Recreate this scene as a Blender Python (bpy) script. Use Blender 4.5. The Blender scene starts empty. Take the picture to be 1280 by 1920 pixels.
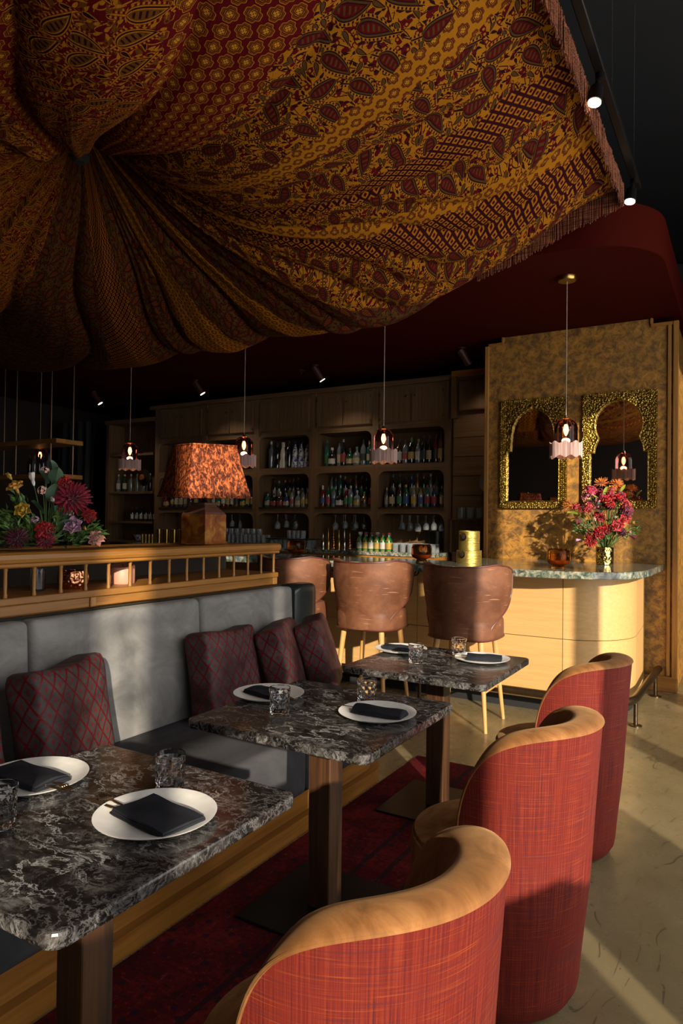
import bpy, bmesh, math, random
from math import sin, cos, pi, radians, sqrt, atan2, hypot, exp
from mathutils import Vector, Matrix
random.seed(7)
S = bpy.context.scene
COL = S.collection

# ------------------------------------------------------------------ camera
cam_data = bpy.data.cameras.new('camera')
cam_data.sensor_fit = 'VERTICAL'
cam_data.sensor_height = 36.0
cam_data.sensor_width = 24.0
cam_data.lens = 24.0
cam_data.clip_start = 0.05
cam = bpy.data.objects.new('camera', cam_data)
COL.objects.link(cam)
_yaw, _pitch, _roll = 0.5348, 0.0138, 0.0121
_F = Vector((-sin(_yaw)*cos(_pitch), cos(_yaw)*cos(_pitch), sin(_pitch)))
_R0 = Vector((cos(_yaw), sin(_yaw), 0)); _U0 = _R0.cross(_F)
_R = _R0*cos(_roll) + _U0*sin(_roll); _U = -_R0*sin(_roll) + _U0*cos(_roll)
_m = Matrix((_R, _U, -_F)).transposed().to_4x4()
_m.translation = Vector((0, 0, 1.47))
cam.matrix_world = _m
S.camera = cam

# ------------------------------------------------------------------ world, sun, exposure
S.view_settings.view_transform = 'Standard'
S.view_settings.look = 'None'
S.view_settings.gamma = 1.0
S.view_settings.use_curve_mapping = False
S.view_settings.exposure = 0.0
W = bpy.data.worlds.new('world'); S.world = W
W.use_nodes = True
wb = W.node_tree.nodes['Background']
wb.inputs[0].default_value = (1.0, 0.975, 0.94, 1)
wb.inputs[1].default_value = 3.0
sun_d = bpy.data.lights.new('sun', 'SUN')
sun_d.energy = 7.6
sun_d.color = (1.0, 0.87, 0.68)
sun_d.angle = radians(0.8)
sun = bpy.data.objects.new('sun', sun_d); COL.objects.link(sun)
SUN = Vector((-0.69, 0.72, -0.30)).normalized()
sun.rotation_euler = SUN.to_track_quat('-Z', 'Y').to_euler()
sun.location = (6, -6, 5)

# ------------------------------------------------------------------ node helper
class NT:
    def __init__(s, name):
        s.m = bpy.data.materials.new(name); s.m.use_nodes = True
        s.t = s.m.node_tree; s.n = s.t.nodes; s.l = s.t.links
        s.b = s.n['Principled BSDF']
    def node(s, typ, **kw):
        n = s.n.new(typ)
        for k, v in kw.items(): setattr(n, k, v)
        return n
    def put(s, sock, v):
        if hasattr(v, 'links') or isinstance(v, bpy.types.NodeSocket): s.l.new(v, sock)
        elif v is not None:
            if isinstance(v, (tuple, list)) and sock.type == 'RGBA' and len(v) == 3: v = (*v, 1)
            sock.default_value = v
    def math(s, op, a, b=None, c=None, clamp=False):
        n = s.node('ShaderNodeMath', operation=op); n.use_clamp = clamp
        s.put(n.inputs[0], a)
        if b is not None: s.put(n.inputs[1], b)
        if c is not None: s.put(n.inputs[2], c)
        return n.outputs[0]
    def vmath(s, op, a, b=None):
        n = s.node('ShaderNodeVectorMath', operation=op)
        s.put(n.inputs[0], a)
        if b is not None: s.put(n.inputs[3 if op == 'SCALE' else 1], b)
        return n.outputs['Value'] if op in ('LENGTH', 'DOT_PRODUCT', 'DISTANCE') else n.outputs[0]
    def mix(s, f, a, b, mode='MIX'):
        n = s.node('ShaderNodeMix', data_type='RGBA', blend_type=mode)
        s.put(n.inputs[0], f); s.put(n.inputs[6], a); s.put(n.inputs[7], b)
        return n.outputs[2]
    def ramp(s, f, *stops, interp='LINEAR'):
        n = s.node('ShaderNodeValToRGB'); r = n.color_ramp; r.interpolation = interp
        while len(r.elements) < len(stops): r.elements.new(0.5)
        for e, (p, c) in zip(r.elements, stops):
            e.position = p; e.color = (*c, 1) if isinstance(c, (tuple, list)) else (c, c, c, 1)
        s.put(n.inputs[0], f); return n.outputs[0]
    def coord(s, kind='Object'): return s.node('ShaderNodeTexCoord').outputs[kind]
    def mapping(s, v, scale=(1, 1, 1), rot=(0, 0, 0), loc=(0, 0, 0)):
        n = s.node('ShaderNodeMapping'); s.put(n.inputs[0], v)
        n.inputs['Scale'].default_value = scale; n.inputs['Rotation'].default_value = rot
        n.inputs['Location'].default_value = loc
        return n.outputs[0]
    def noise(s, v, scale=5, detail=4, rough=.5, dist=0, out='Fac', dim='3D'):
        n = s.node('ShaderNodeTexNoise', noise_dimensions=dim); s.put(n.inputs['Vector'], v)
        n.inputs['Scale'].default_value = scale; n.inputs['Detail'].default_value = detail
        n.inputs['Roughness'].default_value = rough; n.inputs['Distortion'].default_value = dist
        return n.outputs[out]
    def voro(s, v, scale=5, feature='F1', out='Distance', rand=1, dim='3D'):
        n = s.node('ShaderNodeTexVoronoi', feature=feature, voronoi_dimensions=dim); s.put(n.inputs['Vector'], v)
        n.inputs['Scale'].default_value = scale; n.inputs['Randomness'].default_value = rand
        return n if out is None else n.outputs[out]
    def sep(s, v):
        n = s.node('ShaderNodeSeparateXYZ'); s.put(n.inputs[0], v); return n.outputs
    def comb(s, x=0, y=0, z=0):
        n = s.node('ShaderNodeCombineXYZ'); s.put(n.inputs[0], x); s.put(n.inputs[1], y); s.put(n.inputs[2], z)
        return n.outputs[0]
    def lt(s, a, b): return s.math('LESS_THAN', a, b)
    def gt(s, a, b): return s.math('GREATER_THAN', a, b)
    def band(s, a, lo, hi): return s.math('MULTIPLY', s.gt(a, lo), s.lt(a, hi))
    def bump(s, h, strength=.3, dist=.01):
        n = s.node('ShaderNodeBump'); s.put(n.inputs['Height'], h)
        n.inputs['Strength'].default_value = strength; n.inputs['Distance'].default_value = dist
        s.l.new(n.outputs[0], s.b.inputs['Normal']); return n
    def set(s, **kw):
        names = dict(color='Base Color', rough='Roughness', metal='Metallic', spec='Specular IOR Level', trans='Transmission Weight',
                     ior='IOR', sheen='Sheen Weight', sheen_rough='Sheen Roughness', sheen_tint='Sheen Tint', coat='Coat Weight', coat_rough='Coat Roughness',
                     emit='Emission Color', emit_s='Emission Strength', alpha='Alpha', sss='Subsurface Weight')
        for k, v in kw.items(): s.put(s.b.inputs[names[k]], v)
        return s.m

def plain(name, color, rough=.5, metal=0, var=.12, scale=14, **kw):
    n = NT(name); o = n.coord()
    f = n.noise(o, scale, 4)
    d = tuple(max(0, c*(1-var)) for c in color); b = tuple(min(1, c*(1+var)) for c in color)
    return n.set(color=n.ramp(f, (.3, d), (.7, b)), rough=rough, metal=metal, **kw)

def wood(name, dark, light, axis=0, scale=1.0, rough=.42, contrast=1.0, grain=1.0):
    n = NT(name); o = n.coord()
    sc = [26*scale]*3; sc[axis] = 1.3*scale
    v = n.mapping(o, tuple(sc))
    g = n.noise(v, 1.0, 7, .62, .7)
    sc2 = [70*scale]*3; sc2[axis] = 2.2*scale
    g2 = n.noise(n.mapping(o, tuple(sc2)), 1.0, 3, .6)
    lo = .5-.2/contrast; hi = .5+.2/contrast
    c = n.ramp(g, (lo, dark), (hi, light))
    c = n.mix(n.math('MULTIPLY', n.ramp(g2, (.55, 0.0), (.72, 1.0)), .35*grain), c, tuple(x*.55 for x in dark))
    m = n.set(color=c, rough=n.ramp(g2, (.3, rough-.06), (.7, rough+.12)))
    n.bump(g2, .12*grain, .004)
    return m

M = {}
def build_materials():
    M['oak'] = wood('golden_oak', (.19, .072, .008), (.36, .155, .025), axis=1)
    M['oak_x'] = wood('golden_oak_crosswise', (.20, .078, .010), (.37, .165, .030), axis=0)
    M['oak_z'] = wood('golden_oak_upright', (.22, .09, .015), (.40, .19, .04), axis=2)
    M['ash_pale'] = wood('pale_ash_veneer', (.50, .285, .100), (.61, .365, .140), axis=0, scale=1.6, rough=.45, contrast=.8, grain=.35)
    M['walnut'] = wood('dark_stained_beam', (.026, .012, .006), (.090, .038, .014), axis=2, scale=1.2, contrast=1.3)
    M['cab'] = wood('brown_oak_cabinet', (.085, .046, .020), (.170, .094, .042), axis=2, scale=.8, rough=.5)
    M['cab_x'] = wood('brown_oak_cabinet_crosswise', (.085, .046, .020), (.170, .094, .042), axis=0, scale=.8, rough=.5)
    M['legwood'] = wood('honey_beech_leg', (.42, .21, .06), (.60, .34, .115), axis=2, scale=1.4)
    # concrete floor
    n = NT('polished_concrete'); o = n.coord()
    f = n.noise(o, 1.1, 8, .62, .4); f2 = n.noise(o, 9, 6, .65)
    c = n.ramp(f, (.28, (.14, .112, .055)), (.5, (.215, .172, .090)), (.74, (.29, .235, .135)))
    c = n.mix(n.math('MULTIPLY', f2, .35), c, (.085, .065, .035))
    v = n.voro(o, 17); sp = n.lt(v, .055)
    c = n.mix(n.math('MULTIPLY', sp, .8), c, (.03, .022, .014))
    w = n.node('ShaderNodeTexWave', wave_type='BANDS'); n.put(w.inputs[0], n.mapping(o, (3, 1.1, 1), (0, 0, .7)))
    w.inputs['Scale'].default_value = .9; w.inputs['Distortion'].default_value = 22; w.inputs['Detail'].default_value = 3
    cr = n.math('MULTIPLY', n.lt(w.outputs[1], .012), n.gt(f2, .52))
    c = n.mix(n.math('MULTIPLY', cr, .6), c, (.045, .033, .02))
    M['concrete'] = n.set(color=c, rough=n.ramp(f2, (.3, .2), (.7, .36)), spec=.5)
    # bronze wallpaper
    n = NT('mottled_bronze_wallpaper'); o = n.coord()
    f = n.noise(o, 13, 10, .80, .5); f2 = n.noise(o, 46, 6, .8, .3); f3 = n.noise(o, 2.2, 3)
    c = n.ramp(f, (.34, (.075, .038, .022)), (.45, (.18, .088, .022)), (.55, (.42, .195, .030)), (.68, (.60, .32, .055)))
    c = n.mix(n.ramp(f2, (.55, 0.0), (.68, .65)), c, (.125, .066, .045))
    c = n.mix(n.ramp(f3, (.4, 0.0), (.7, .3)), c, (.20, .115, .03))
    M['paper'] = n.set(color=c, rough=.55, metal=.12); n.bump(f2, .15, .004)
    # dark red paint
    M['redpaint'] = plain('oxblood_paint', (.050, .0042, .0022), .7, var=.06, scale=3, spec=.03)
    M['redbrown'] = plain('umber_red_paint', (.05, .010, .005), .5, var=.06, scale=3)
    M['blackwall'] = plain('black_paint', (.010, .010, .011), .7, var=.2, scale=2)
    M['darkwall'] = plain('dark_umber_plaster', (.022, .014, .009), .7, var=.2, scale=2)
    M['curtain'] = plain('charcoal_curtain', (.018, .019, .021), .85, var=.2, scale=5)
    M['blackmetal'] = plain('black_steel', (.016, .014, .012), .38, .6)
    M['bronze'] = plain('dark_bronze', (.085, .055, .03), .32, .85)
    M['brass'] = plain('brass', (.55, .36, .10), .28, 1.0)
    M['silver'] = plain('silver_steel', (.62, .58, .52), .2, 1.0)
    M['steel_dk'] = plain('aged_cutlery_steel', (.48, .40, .29), .25, 1.0)
    # embossed gold
    n = NT('embossed_brass_sheet'); o = n.coord()
    v = n.voro(o, 60); f = n.noise(o, 25, 4)
    c = n.mix(n.ramp(v, (.12, 0.0), (.5, .85)), (.60, .40, .08), (.26, .17, .03))
    M['gold'] = n.set(color=c, rough=.34, metal=1.0); n.bump(n.math('ADD', n.math('MULTIPLY', v, -1), f), .55, .012)
    n = NT('hammered_gold'); o = n.coord(); v = n.voro(o, 55, feature='SMOOTH_F1')
    M['goldham'] = n.set(color=(.62, .46, .16), rough=.18, metal=1.0); n.bump(v, .7, .01)
    n = NT('ribbed_gold_tin'); o = n.coord(); v = n.noise(n.mapping(o, (6, 6, 130)), 1, 3)
    M['goldrib'] = n.set(color=(.55, .41, .10), rough=.35, metal=.9); n.bump(v, .7, .01)
    n = NT('hammered_copper'); o = n.coord(); v = n.voro(o, 70, feature='SMOOTH_F1')
    M['copper'] = n.set(color=(.62, .25, .12), rough=.2, metal=1.0); n.bump(v, .7, .01)
    n = NT('mirror_glass'); o = n.coord(); f = n.noise(o, 8, 3)
    M['mirror'] = n.set(color=(.80, .74, .70), rough=n.ramp(f, (.4, .02), (.8, .04)), metal=1.0)
    # marble
    n = NT('dark_emperador_marble'); o = n.coord()
    wv = n.noise(o, 5, 4, .6, out='Color')
    p = n.vmath('ADD', o, n.vmath('SCALE', n.vmath('SUBTRACT', wv, (.5, .5, .5)), .12))
    f = n.noise(n.mapping(p, (.7, 1.5, 1), (0, 0, -.5)), 17, 10, .72, .15)
    base = n.ramp(f, (.36, (.006, .006, .0065)), (.49, (.014, .0115, .011)), (.58, (.045, .039, .037)), (.66, (.13, .125, .12)), (.78, (.30, .29, .285)))
    g = n.noise(n.mapping(p, (1, 1.7, 1), (0, 0, .5)), 9, 8, .66, .35); g2 = n.noise(p, 24, 7, .7, .25)
    msk = n.noise(o, 4.5, 4, .6)
    v1 = n.math('MULTIPLY', n.ramp(n.math('ABSOLUTE', n.math('SUBTRACT', g, .5)), (.0, 1.0), (.022, 0.0)), n.ramp(msk, (.46, 0.0), (.60, .9)))
    v2 = n.math('MULTIPLY', n.ramp(n.math('ABSOLUTE', n.math('SUBTRACT', g2, .5)), (.0, .75), (.032, 0.0)), n.ramp(msk, (.38, .8), (.62, .2)))
    c = n.mix(v2, base, (.20, .195, .19)); c = n.mix(v1, c, (.42, .41, .40))
    M['marble'] = n.set(color=c, rough=.18, spec=.35)
    # blue-green granite of the bar
    n = NT('blue_green_granite'); o = n.coord()
    f = n.noise(o, 22, 8, .7, .6); f2 = n.noise(o, 9, 5, .6)
    c = n.ramp(f, (.28, (.014, .016, .035)), (.42, (.045, .075, .062)), (.52, (.17, .185, .14)), (.62, (.40, .35, .26)), (.74, (.15, .09, .06)))
    c = n.mix(n.ramp(f2, (.58, 0.0), (.7, .85)), c, (.025, .035, .13))
    M['granite'] = n.set(color=c, rough=.1, spec=.6)
    # velvets / fabrics
    n = NT('grey_velvet'); o = n.coord()
    f = n.noise(n.mapping(o, (3, 3, 4)), 1.2, 8, .68, .8); f2 = n.noise(o, 60, 2)
    c = n.ramp(f, (.34, (.145, .140, .134)), (.52, (.205, .199, .192)), (.68, (.265, .258, .248)))
    M['greyvel'] = n.set(color=c, rough=.85, sheen=.06, sheen_rough=.5, spec=.12); n.bump(f2, .12, .002)
    n = NT('slate_seat_velvet'); o = n.coord(); f = n.noise(n.mapping(o, (4, 2, 2)), 1.5, 7, .65, .6)
    c = n.ramp(f, (.34, (.035, .036, .042)), (.66, (.070, .070, .076)))
    M['slatevel'] = n.set(color=c, rough=.9, spec=.2); n.bump(n.noise(o, 60, 2), .1, .002)
    n = NT('tan_velvet'); o = n.coord()
    f = n.noise(n.mapping(o, (5, 5, 3)), 1.4, 7, .66, 1.2)
    c = n.ramp(f, (.32, (.15, .058, .015)), (.5, (.27, .112, .033)), (.68, (.42, .20, .07)))
    M['tanvel'] = n.set(color=c, rough=.75, sheen=.22, sheen_rough=.4, sheen_tint=(1, .62, .3), spec=.25)
    M['piping'] = plain('ochre_piping', (.42, .18, .035), .6)
    # red woven raffia: cross threads (uses UV: u round the shell, v up)
    n = NT('red_woven_raffia'); uv = n.coord('UV')
    a = n.noise(n.mapping(uv, (7.0, 300, 1)), 1, 3, .62, 0); b = n.noise(n.mapping(uv, (260, 4.0, 1)), 1, 3, .62, 0)
    big = n.noise(n.mapping(uv, (2, 9, 1)), 1, 3)
    c = n.ramp(b, (.30, (.085, .010, .010)), (.50, (.150, .017, .011)), (.68, (.205, .031, .014)))
    th = n.ramp(a, (.36, 1.0), (.47, 0.0)); c = n.mix(n.math('MULTIPLY', th, .55), c, (.07, .016, .024))
    th2 = n.ramp(a, (.57, 0.0), (.70, 1.0)); c = n.mix(n.math('MULTIPLY', th2, .55), c, (.31, .070, .014))
    th3 = n.ramp(b, (.30, .55), (.38, 0.0)); c = n.mix(th3, c, (.05, .016, .025))
    c = n.mix(n.ramp(big, (.5, 0.0), (.75, .3)), c, (.11, .028, .03))
    M['raffia'] = n.set(color=c, rough=.65, spec=.12); n.bump(n.math('ADD', a, b), .3, .003)
    # brown leather with scratches
    n = NT('scratched_brown_leather'); o = n.coord()
    f = n.noise(o, 5, 7, .62, .4)
    c = n.ramp(f, (.3, (.080, .029, .014)), (.52, (.145, .056, .027)), (.72, (.215, .090, .046)))
    p2 = n.vmath('ADD', o, n.vmath('SCALE', n.noise(o, 4, 2, out='Color'), .04))
    e = n.noise(n.mapping(p2, (7, 7, 120), (.12, .2, 0)), 1, 2, .5, .2); k = n.noise(o, 9, 3)
    sc = n.math('MULTIPLY', n.ramp(e, (.64, 0.0), (.68, .75)), n.ramp(k, (.46, 0.0), (.58, 1.0)))
    c = n.mix(sc, c, (.36, .17, .09))
    M['leather'] = n.set(color=c, rough=n.ramp(f, (.3, .48), (.7, .64)), spec=.3); n.bump(n.noise(o, 120, 3), .12, .002)
    M['leatherpipe'] = plain('oxblood_leather_piping', (.10, .025, .018), .4)
    n = NT('bottle_green_leather'); o = n.coord(); f = n.noise(o, 7, 5)
    M['greenleather'] = n.set(color=n.ramp(f, (.3, (.010, .016, .015)), (.7, (.022, .032, .030))), rough=.3); n.bump(n.noise(o, 90, 3), .12, .002)
    # ceramic, linen, wax, glass
    n = NT('white_stoneware'); o = n.coord(); f = n.noise(o, 40, 3)
    M['plate'] = n.set(color=n.ramp(f, (.3, (.76, .745, .71)), (.7, (.83, .815, .78))), rough=.35)
    n = NT('black_linen'); o = n.coord(); f = n.noise(n.mapping(o, (300, 300, 60)), 1, 2); g = n.noise(o, 12, 4)
    M['napkin'] = n.set(color=n.ramp(g, (.3, (.011, .012, .017)), (.7, (.026, .027, .034))), rough=.9, spec=.15); n.bump(f, .2, .001)
    n = NT('clear_glass'); n.set(color=(.98, .99, 1), rough=.0, trans=1.0, ior=1.3, spec=1.0); M['glass'] = n.m
    n = NT('amber_glass'); n.set(color=(.70, .44, .22), rough=.0, trans=1.0, ior=1.18, spec=.9); M['amber'] = n.m
    n = NT('smoked_plum_glass'); n.set(color=(.72, .46, .44), rough=.0, trans=1.0, ior=1.25, spec=.7); M['plum'] = n.m
    n = NT('window_pane_glass'); n.set(color=(.9, .92, .95), rough=.0, trans=1.0, ior=1.05); M['pane'] = n.m
    n = NT('dim_bar_glass'); o = n.coord(); n.set(color=(.50, .53, .55), rough=.04, trans=.75, ior=1.35, spec=.8); M['barglass'] = n.m
    M['wax'] = plain('peach_wax', (.55, .26, .17), .5, var=.04, sss=.1)
    M['amberwax'] = plain('amber_wax', (.55, .17, .03), .5, var=.05)
    n = NT('pink_silk_fringe'); o = n.coord()
    f = n.noise(n.mapping(o, (90, 90, 3)), 1, 3)
    M['fringe_pink'] = n.set(color=n.ramp(f, (.3, (.27, .15, .14)), (.55, (.50, .33, .30)), (.75, (.62, .45, .41))), rough=.8, sheen=.2)
    n = NT('rust_cord_fringe'); o = n.coord(); f = n.noise(n.mapping(o, (10, 10, 220)), 1, 2)
    M['fringe_rust'] = n.set(color=n.ramp(f, (.4, (.07, .018, .008)), (.6, (.30, .095, .035))), rough=.85)
    n = NT('linen_cord'); M['cord'] = n.set(color=n.ramp(n.noise(n.mapping(n.coord(), (5, 5, 160)), 1, 1), (.4, (.20, .15, .11)), (.6, (.42, .34, .27))), rough=.8)
    n = NT('glowing_filament'); M['filament'] = n.set(color=(1, .6, .2), emit=(1, .50, .13), emit_s=15.0)
    n = NT('lit_spot_lens'); M['lens'] = n.set(color=(1, .9, .7), emit=(1, .80, .48), emit_s=16.0)
    n = NT('dim_spot_lens'); M['lensdim'] = n.set(color=(1, .9, .7), emit=(1, .80, .55), emit_s=6.0)
    # crushed velvet lamp shade
    n = NT('crushed_orange_velvet'); o = n.coord()
    f = n.noise(n.mapping(o, (58, 58, 34)), 1, 6, .72, .8)
    c = n.ramp(f, (.42, (.035, .007, .003)), (.50, (.14, .028, .008)), (.58, (.46, .115, .030)), (.74, (.66, .21, .065)))
    M['crushvel'] = n.set(color=c, rough=.7, spec=.2)
    n = NT('amber_tortoise_lacquer'); o = n.coord(); f = n.noise(o, 9, 6, .65, 1.5)
    M['tortoise'] = n.set(color=n.ramp(f, (.34, (.09, .022, .006)), (.48, (.22, .06, .008)), (.60, (.30, .145, .018)), (.72, (.40, .10, .025))), rough=.35)
    M['tortoise_dk'] = plain('dusky_lamp_shoulder', (.10, .04, .025), .5)
    # pillow jacquard: object coords x across, z up
    n = NT('crimson_diamond_jacquard'); o = n.coord(); x, y, z = n.sep(o)
    nx = n.math('ABSOLUTE', n.sep(n.coord('Normal'))[0]); side = n.gt(nx, .72)
    x = n.math('ADD', n.math('MULTIPLY', y, side), n.math('MULTIPLY', x, n.math('SUBTRACT', 1.0, side)))
    def tri(v, per): return n.math('ABSOLUTE', n.math('SUBTRACT', n.math('FRACT', n.math('DIVIDE', v, per)), .5))
    a = tri(n.math('ADD', x, 5), .072); b = tri(n.math('ADD', z, 5), .096)
    d1 = n.math('ADD', n.math('MULTIPLY', a, 2), n.math('MULTIPLY', b, 2))     # 0..2, 1 on the lattice
    e = n.math('ABSOLUTE', n.math('SUBTRACT', d1, 1.0))                          # distance from lattice
    lat = n.lt(e, .15)
    cen = n.gt(e, .74)
    sil = n.noise(o, 5, 5, .6, .6)
    dark = n.ramp(sil, (.30, (.016, .011, .011)), (.70, (.095, .075, .071)))
    red = n.ramp(sil, (.35, (.070, .004, .007)), (.65, (.155, .009, .012)))
    red2 = n.ramp(sil, (.35, (.075, .008, .012)), (.65, (.20, .020, .024)))
    c = n.mix(cen, dark, red2); c = n.mix(lat, c, red)
    M['jacquard'] = n.set(color=c, rough=n.mix(lat, (.6,)*3, (.45,)*3), spec=.18); n.bump(n.noise(n.mapping(o, (6, 6, 9)), 1, 4, .6, 1), .35, .02)
    # rug
    n = NT('distressed_crimson_rug'); o = n.coord(); x, y, z = n.sep(o)
    f = n.noise(o, 3.2, 7, .66, .5); f2 = n.noise(n.mapping(o, (60, 14, 1)), 1, 4, .7); wv = n.voro(n.mapping(o, (1, 1, 1)), 17)
    c = n.ramp(f, (.30, (.022, .006, .006)), (.48, (.075, .007, .008)), (.66, (.14, .014, .014)))
    sp = n.noise(n.mapping(o, (34, 52, 1)), 1, 5, .75)
    c = n.mix(n.ramp(sp, (.36, .95), (.47, 0.0)), c, (.020, .010, .014))
    c = n.mix(n.ramp(sp, (.56, 0.0), (.68, .75)), c, (.22, .024, .018))
    c = n.mix(n.math('MULTIPLY', n.lt(wv, .22), .8), c, (.018, .012, .020))
    st = n.math('FRACT', n.math('MULTIPLY', n.math('ADD', x, n.math('MULTIPLY', f, .03)), 8.5))
    edge = n.gt(x, -.05); c = n.mix(n.math('MULTIPLY', n.math('MULTIPLY', edge, n.lt(st, .2)), .8), c, (.02, .012, .016))
    c = n.mix(n.ramp(f2, (.62, 0.0), (.74, .5)), c, (.20, .10, .075))
    M['rug'] = n.set(color=c, rough=.95, spec=.05); n.bump(f2, .4, .006)
    # petals and leaves
    for k, col in dict(crimson=(.30, .008, .035), scarlet=(.50, .012, .014), rust=(.62, .19, .018), coral=(.55, .05, .06), lilac=(.50, .27, .40), blush=(.72, .42, .33), yellow=(.60, .38, .02), white=(.62, .60, .55), wine=(.13, .008, .035), pink=(.55, .16, .20), ochre=(.58, .27, .02)).items():
        M['pet_'+k] = plain('petal_'+k, col, .55, var=.3, scale=30, sheen=.2)
    M['leaf'] = plain('leaf_green', (.075, .15, .028), .45, var=.4, scale=14)
    M['leaf_dk'] = plain('eucalyptus_leaf', (.05, .105, .058), .5, var=.3, scale=10)
    M['leaf_lime'] = plain('lime_leaf', (.27, .36, .045), .4, var=.2, scale=10)
    M['stem'] = plain('flower_stem', (.07, .12, .03), .5)
    # bottles
    for k, col in dict(green=(.008, .045, .020), brown=(.040, .014, .005), black=(.008, .008, .009), clear=(.10, .115, .12), amber=(.12, .045, .009), blue=(.010, .020, .07), teal=(.010, .075, .07), red=(.09, .008, .008)).items():
        M['bot_'+k] = plain('bottle_glass_'+k, col, .08, var=.1, spec=.9, coat=.6, coat_rough=.05)
    for k, col in dict(white=(.36, .34, .30), cream=(.28, .22, .13), yellow=(.30, .19, .03), red=(.17, .015, .015), black=(.012, .012, .012), blue=(.02, .045, .14), gold=(.28, .18, .045), green=(.025, .12, .045)).items():
        M['lab_'+k] = plain('paper_label_'+k, col, .6, var=.15, scale=60)
    n = NT('painted_blue_white_ceramic'); o = n.coord(); f = n.noise(o, 24, 2, .4, .9)
    M['ceramic'] = n.set(color=n.mix(n.band(f, .52, .60), (.58, .56, .50), (.03, .05, .25)), rough=.2)
    M['ceramic_w'] = plain('cream_ceramic', (.52, .46, .36), .25)
    n = NT('printed_green_can'); o = n.coord(); f = n.noise(n.mapping(o, (1, 1, 2)), 26, 2, .5)
    M['cangreen'] = n.set(color=n.ramp(f, (.40, (.008, .07, .02)), (.54, (.02, .15, .035)), (.62, (.25, .15, .02)), (.72, (.20, .04, .012))), rough=.25)
    drape_material()

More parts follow.
